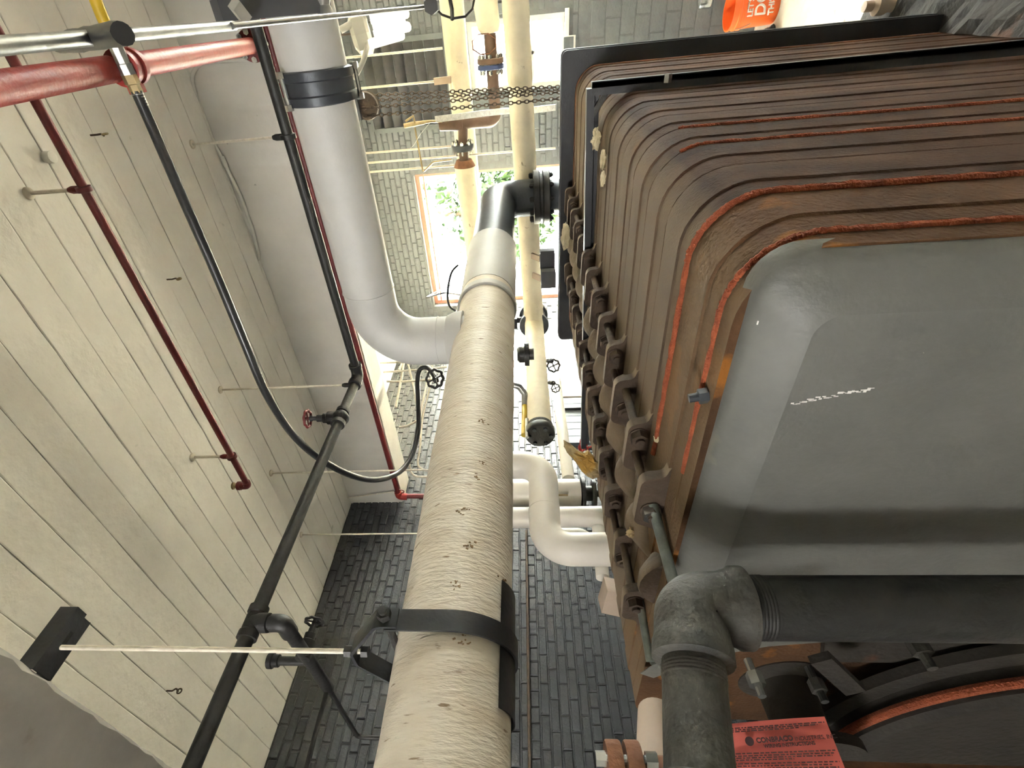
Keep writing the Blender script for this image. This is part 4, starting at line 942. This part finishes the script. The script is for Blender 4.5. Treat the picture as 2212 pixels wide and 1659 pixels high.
# white elbowed pipe dropping behind the boiler
wp = thing('white_elbow_pipe', 'smooth white pipe with two elbows dropping behind the boiler', 'pipe', (1.9, 2.62, 1.3))
w0, w1, w2 = V((2.554,2.62,2.322)), V((1.834,2.62,2.329)), None
obj('pipe', MB().tube(bend([(w0.x, 2.62, 2.85), (w0.x, 2.62, w0.z), (w1.x, 2.62, w0.z+.01), (w1.x, 2.62, .05)], .165, 14), .100, 34), 'pvc_white', wp)
obj('seam', MB().torus((w1.x+.30, 2.62, w0.z+.008), X, .1005, .0015, 34, 6), 'pvc_white', wp)
obj('elbow_cover', MB().tube(bend([(w1.x+.09, 2.62, w0.z-.09), (w1.x+.09, 2.62, w0.z-.2), (w1.x+.03, 2.62, w0.z-.28)], .05, 6), .055, 20), 'pvc_white', wp)
# fat white pipes crossing behind
v0 = V((2.399,3.023,2.52))
pipe('white_pipe', 'fat white vertical pipe in front of the brick wall behind the elbowed pipe', [(v0.x, v0.y, 2.85), (v0.x, v0.y, .02)], .078, 'pvc_white', n=26, loc=(v0.x, v0.y, 0))
v1 = V((2.653,3.048,2.367)); v2 = V((2.67,3.076,2.027))
ws = thing('white_tank', 'white capped cylinder with a small orange label above the dark valve', 'tank', v2)
obj('body', MB().tube([v1+Z*.4, v1, v2+Z*.01, v2], [.115, .115, .115, .10], 26), 'pvc_white', ws)
obj('label', MB().box(V((2.573,2.982,2.177)), (.012, .075, .085), Matrix.Rotation(R(-38), 3, 'Z')), 'brass', ws, flat=True)
obj('valve_stack', MB().lathe(v2, -Z, [(.05, 0), (.13, .01), (.13, .035), (.06, .04), (.06, .09), (.11, .092), (.11, .12), (.03, .122), (.03, v2.z-.005)], 20), 'black_iron', ws)
# thin conduit along the wall
pipe('conduit', 'thin straight conduit running along the dark brick wall', [V((2.913,3.855,2.471)), V((1.057,3.855,2.482))+V(-.6, 0, 0)], .011, 'rod_rust', n=10, loc=(2, 3.855, 2.2))
c2 = V((2.16,2.841,1.964)); c3 = V((1.778,2.836,1.985))
pipe('white_pipe', 'short open-ended white pipe between elbow pipe and brown box', [c2, c3], .042, 'pvc_white', n=20, loc=c3)
bx_ = V((1.652,2.843,1.924))
bt = thing('junction_box', 'tilted brown metal box behind the boiler, in front of the bricks', 'box', (bx_.x, bx_.y, 0))
obj('box_body', MB().box(bx_, (.15, .15, .16), Matrix.Rotation(R(25), 3, 'Z') @ Matrix.Rotation(R(14), 3, 'X')), 'tan', bt, flat=True)
obj('post', MB().cyl((bx_.x, bx_.y, 0), bx_-Z*.05, .03, 10), 'box_grey', bt)
# rods on the left that hold the white pipes
ra_ = V((2.39,2.482,4.26)); rod('long pale rod passing behind the sagging hose to the lagged pipe', ra_, (ra_.x, ra_.y, 2.62))
ra_ = V((2.383,3.186,4.26)); rod('long pale rod in front of the dark bricks near the ceiling corner', ra_, (ra_.x, ra_.y, 2.62))
# door and panel on the far part of the brick wall
dx0, dx1 = 4.042, 4.844
dm = MB(); 
dr_ = struct('door_1', MB().box(((dx0+dx1)/2, YW-.02, 1.0), (dx1-dx0, .05, 2.0)), 'door_grey', flat=True)
nb_ = 7
for i in range(nb_): obj('door_board', MB().box((dx0+(dx1-dx0)*(i+.5)/nb_, YW-.05, 1.0), ((dx1-dx0)/nb_-.008, .012, 1.98)), 'door_grey', dr_, flat=True)
obj('door_bar', MB().bar((dx0+.72*(dx1-dx0), YW-.07, 0.1), (dx0+.72*(dx1-dx0), YW-.07, 2.05), .05, .03, up=(1, 0, 0)), 'black_paint', dr_, flat=True)
px0, px1 = 4.884, 5.210
tag(obj('wall_board', MB().box(((px0+px1)/2, YW-.03, 1.0), (px1-px0, .04, 2.0)), 'tan', None, flat=True), 'tan board standing against the wall beside the grey door', 'board')
# yellow gas pipe
g0, g1 = V((3.355,2.712,2.445)), V((2.971,2.711,2.454))
gp = thing('gas_pipe', 'yellow gas pipe with a grey elbow seen beside the large lagged pipe', 'pipe', g1)
obj('pipe', MB().tube([g0, g1], .024, 14), 'yellow', gp)
obj('elbow', MB().tube(bend([(3.457,2.569,2.539),(3.452,2.583,2.484),(3.417,2.634,2.442),(3.348,2.721,2.446)], .03, 6), .027, 14), 'galv', gp)
pipe('drain_pipe', 'small grey pipe with a white cap beside the yellow gas pipe', [V((3.091,2.644,2.428)), V((2.887,2.66,2.428))], .014, 'galv', n=12)
# control boxes on the cracked cream pipe
for lab, a in (('upper dark control box beside the cracked cream pipe', (4.15,1.737,2.209)), ('lower dark control box beside the cracked cream pipe', (4.044,1.872,2.206))):
    t = thing('control_box', lab, 'box', a, 'dark control boxes'); a = V(a)
    obj('case', MB().box(a, (.12, .13, .125)), 'box_grey', t, flat=True); obj('cover', MB().box(a-V(.064, .03, 0), (.008, .12, .115)), 'box_grey', t, flat=True)
    obj('bracket', MB().bar(a+Z*.06, a+Z*.13+X*.08, .05, .02), 'tan', t, flat=True)
# red handwheel behind the boiler
rw = V((2.603,2.516,1.999))
rt = thing('gate_valve', 'gate valve with a red handwheel behind the lugs of the boiler', 'valve', rw-V(0, 0, .3))
b = obj('stem', MB().cyl(rw-Z*.3, rw+Z*.02, .018, 10).lathe(rw-Z*.5, Z, [(.06, 0), (.08, .03), (.08, .15), (.04, .2)], 14), 'black_iron', rt)
handwheel(b, 'handwheel', rw, (-.5, -.4, .75), .075, 'red_paint')
# far conduits over the bricks
CG = 'cream conduits on the far brick wall'
for i, (lab, pts, r_) in enumerate((
    ('cream conduit slanting down from the corner above the handwheel', [(3.729,2.554,3.589),(3.853,2.562,3.569),(3.286,2.636,3.55)], .012),
    ('grey conduit slanting beside the silver hose end', [(3.691,2.456,3.482),(3.497,2.549,3.42),(3.207,2.605,3.338)], .010),
    ('pair of pale conduits rising behind the silver hose end, left one', [(3.769,2.544,3.316),(3.503,2.56,3.298),(3.221,2.592,3.306),(2.904,2.669,3.316),(2.74,2.712,3.334)], .011),
    ('pair of pale conduits rising behind the silver hose end, right one', [(3.771,2.546,3.282),(3.492,2.578,3.27),(3.173,2.654,3.301),(2.883,2.701,3.284),(2.709,2.759,3.285),(2.684,2.803,3.208)], .009),
    ('thin pale conduit bending down below the hose clip', [(2.71,2.748,3.353),(2.672,2.797,3.341),(2.654,2.826,3.299),(2.657,2.837,3.209)], .009),
    ('pale conduit curving out from the beam to the hose', [(2.959,2.579,3.449),(2.97,2.576,3.382),(3.002,2.548,3.296)], .010),
    ('upper horizontal-looking pale conduit left of the handwheel', [(3.763,2.487,3.757),(3.781,2.5,3.51)]+[(5.86,3.878,4.081)], .009),
    ('middle pale conduit running to the lagged pipe above the handwheel', [(3.711,2.556,3.734),(3.74,2.564,3.428),(3.77,2.567,3.151)], .009),
    ('lower pale conduit running to the black handwheel', [(3.58,2.568,3.675),(3.587,2.58,3.533),(2.909,2.083,3.06)], .010))):
    t = thing('conduit', lab, 'conduit', pts[-1], CG); obj('tube', MB().tube(smooth_path(pts, 5), r_, 8), 'rod_cream', t)
# cables and wires by the large window
for i, (lab, pts) in enumerate((('thin dark cable crossing the window beside the wrapped pipe end', [(6.44, 2.9, 3.2)]+[(4.167,2.042,3.299),(4.193,2.03,3.149),(3.639,1.801,2.868)]), ('black wire looping from the wrapped pipe end down to the elbow', [(3.223,1.358,2.853),(3.186,1.398,2.902),(3.106,1.495,2.931),(3.048,1.57,2.925),(3.027,1.604,2.879)]))):
    t = thing('cable', lab, 'cable', pts[-1], 'cables near the large window'); obj('wire', MB().tube(smooth_path(pts, 6), .008, 8), 'hose_black', t)

# ================================================================ floor beyond the boiler: bucket and litter
bc = V(6.08, .215, 0); bh, br = .405, .155
bk = thing('bucket', 'orange plastic bucket with white lettering on the floor by the end wall', 'bucket', bc)
pr = [(.80*br*.0+.001, 0), (br*.86, 0), (br*.88, .012), (br*.97, bh*.72), (br*1.03, bh*.73), (br*1.03, bh*.77), (br*.985, bh*.78), (br*.99, bh*.83), (br*1.045, bh*.84), (br*1.045, bh*.87), (br*1.0, bh*.88), (br*1.0, bh*.965), (br*1.05, bh*.97), (br*1.05, bh), (br*.99, bh), (br*.97, bh*.9), (br*.83, .02), (.001, .015)]
obj('shell', MB().lathe(bc, Z, pr, 40), 'orange_pl', bk)
vd = V(-bc.x, -bc.y, 0).normalized(); vd = (vd+V(.0, -.25, 0)).normalized(); td = Z.cross(vd).normalized()
for body, h, s_, off in (("LET'S", .245, .065, .10), ('DO', .135, .13, .10), ('THIS.', .065, .065, .10)):
    text_mesh('lettering', body, s_, 'white_ink', bc+vd*(br*1.0)+Z*h-td*off, td, Z, bk, extrude=.01)
hp_ = [bc+td*br*1.03*math.cos(a)*-1+Z*(bh*.86)+vd*(.03+math.sin(a)*.06)-Z*math.sin(a)*.22 for a in [math.pi*i/14 for i in range(15)]]
obj('handle', MB().tube(hp_, .004, 6), 'galv', bk); obj('grip', MB().tube(hp_[6:9], .012, 8), 'white_ink', bk)
sn = thing('steel_can', 'small shiny can on the ledge above the bucket', 'can', (5.983,0.127,0.659))
obj('can', MB().lathe((5.99,0.124,0.617), Z, [(.05, 0), (.055, .01), (.055, .09), (.05, .1)], 18), 'zinc', sn)
for i, (lab, x_, y_, r_) in enumerate((('pinkish rag heap under the bucket rim', 1600, 62, .10), ('dark bag lying beside the orange bucket', 1630, 66, .08))):
    q = V((6.669,0.396,0.06)) if i == 0 else V((5.911,0.43,0.05))
    m = MB().ball((0, 0, 0), 1, 18, 10); m.v = [tuple(Vector((a*1.3, b*1.0, max(-.5, d*.8)))*r_*(1+.35*noise.noise(Vector((a*2+i*5, b*2, d*2))))+q) for a, b, d in m.v]
    tag(obj('rag', m, 'rag' if i == 0 else 'black_paint', None), lab, 'rag')
fv = V((4.16,0.196,0.12))
vt = thing('floor_valve', 'brown cast valve on the bright floor behind the black frame', 'valve', (fv.x, fv.y, 0))
obj('body', MB().lathe((fv.x, fv.y, 0), Z, [(.05, 0), (.04, .05), (.055, .08), (.055, .13), (.03, .15), (.03, .2)], 16), 'tan', vt)
obj('arm', MB().cyl((fv.x, fv.y, .1), (fv.x+.2, fv.y-.12, .1), .035, 12), 'tan', vt)
m = MB(); rr = random.Random(8); vs = []; nx, ny_ = 60, 14
for i in range(nx+1):
    for j in range(ny_+1):
        x_, y_ = 1.7+2.9*i/nx, -.6+.92*j/ny_; e = min(1, 4*min(i/nx, 1-i/nx), 4*(j/ny_))
        vs.append((x_, y_, -.004+e*(.035+.05*noise.noise(Vector((x_*5, y_*5, 0)))+.02*noise.noise(Vector((x_*17, y_*17, 3))))))
m.add(vs, [(i*(ny_+1)+j, (i+1)*(ny_+1)+j, (i+1)*(ny_+1)+j+1, i*(ny_+1)+j+1) for i in range(nx) for j in range(ny_)])
tag(obj('rubble', m, 'cast_dark', None, flat=True), 'dark rubble and dirt on the floor along the boiler base', 'rubble', kind='stuff')
lb = V((6.38,0.355,1.876))
ts = thing('wall_sign', 'small dark green notice box on the wall corner by the end window', 'sign', lb)
obj('board', MB().box(lb, (.03, .12, .14)), 'frame_white', ts, flat=True); obj('face', MB().box(lb-X*.018, (.004, .10, .10)), 'door_grey', ts, flat=True)
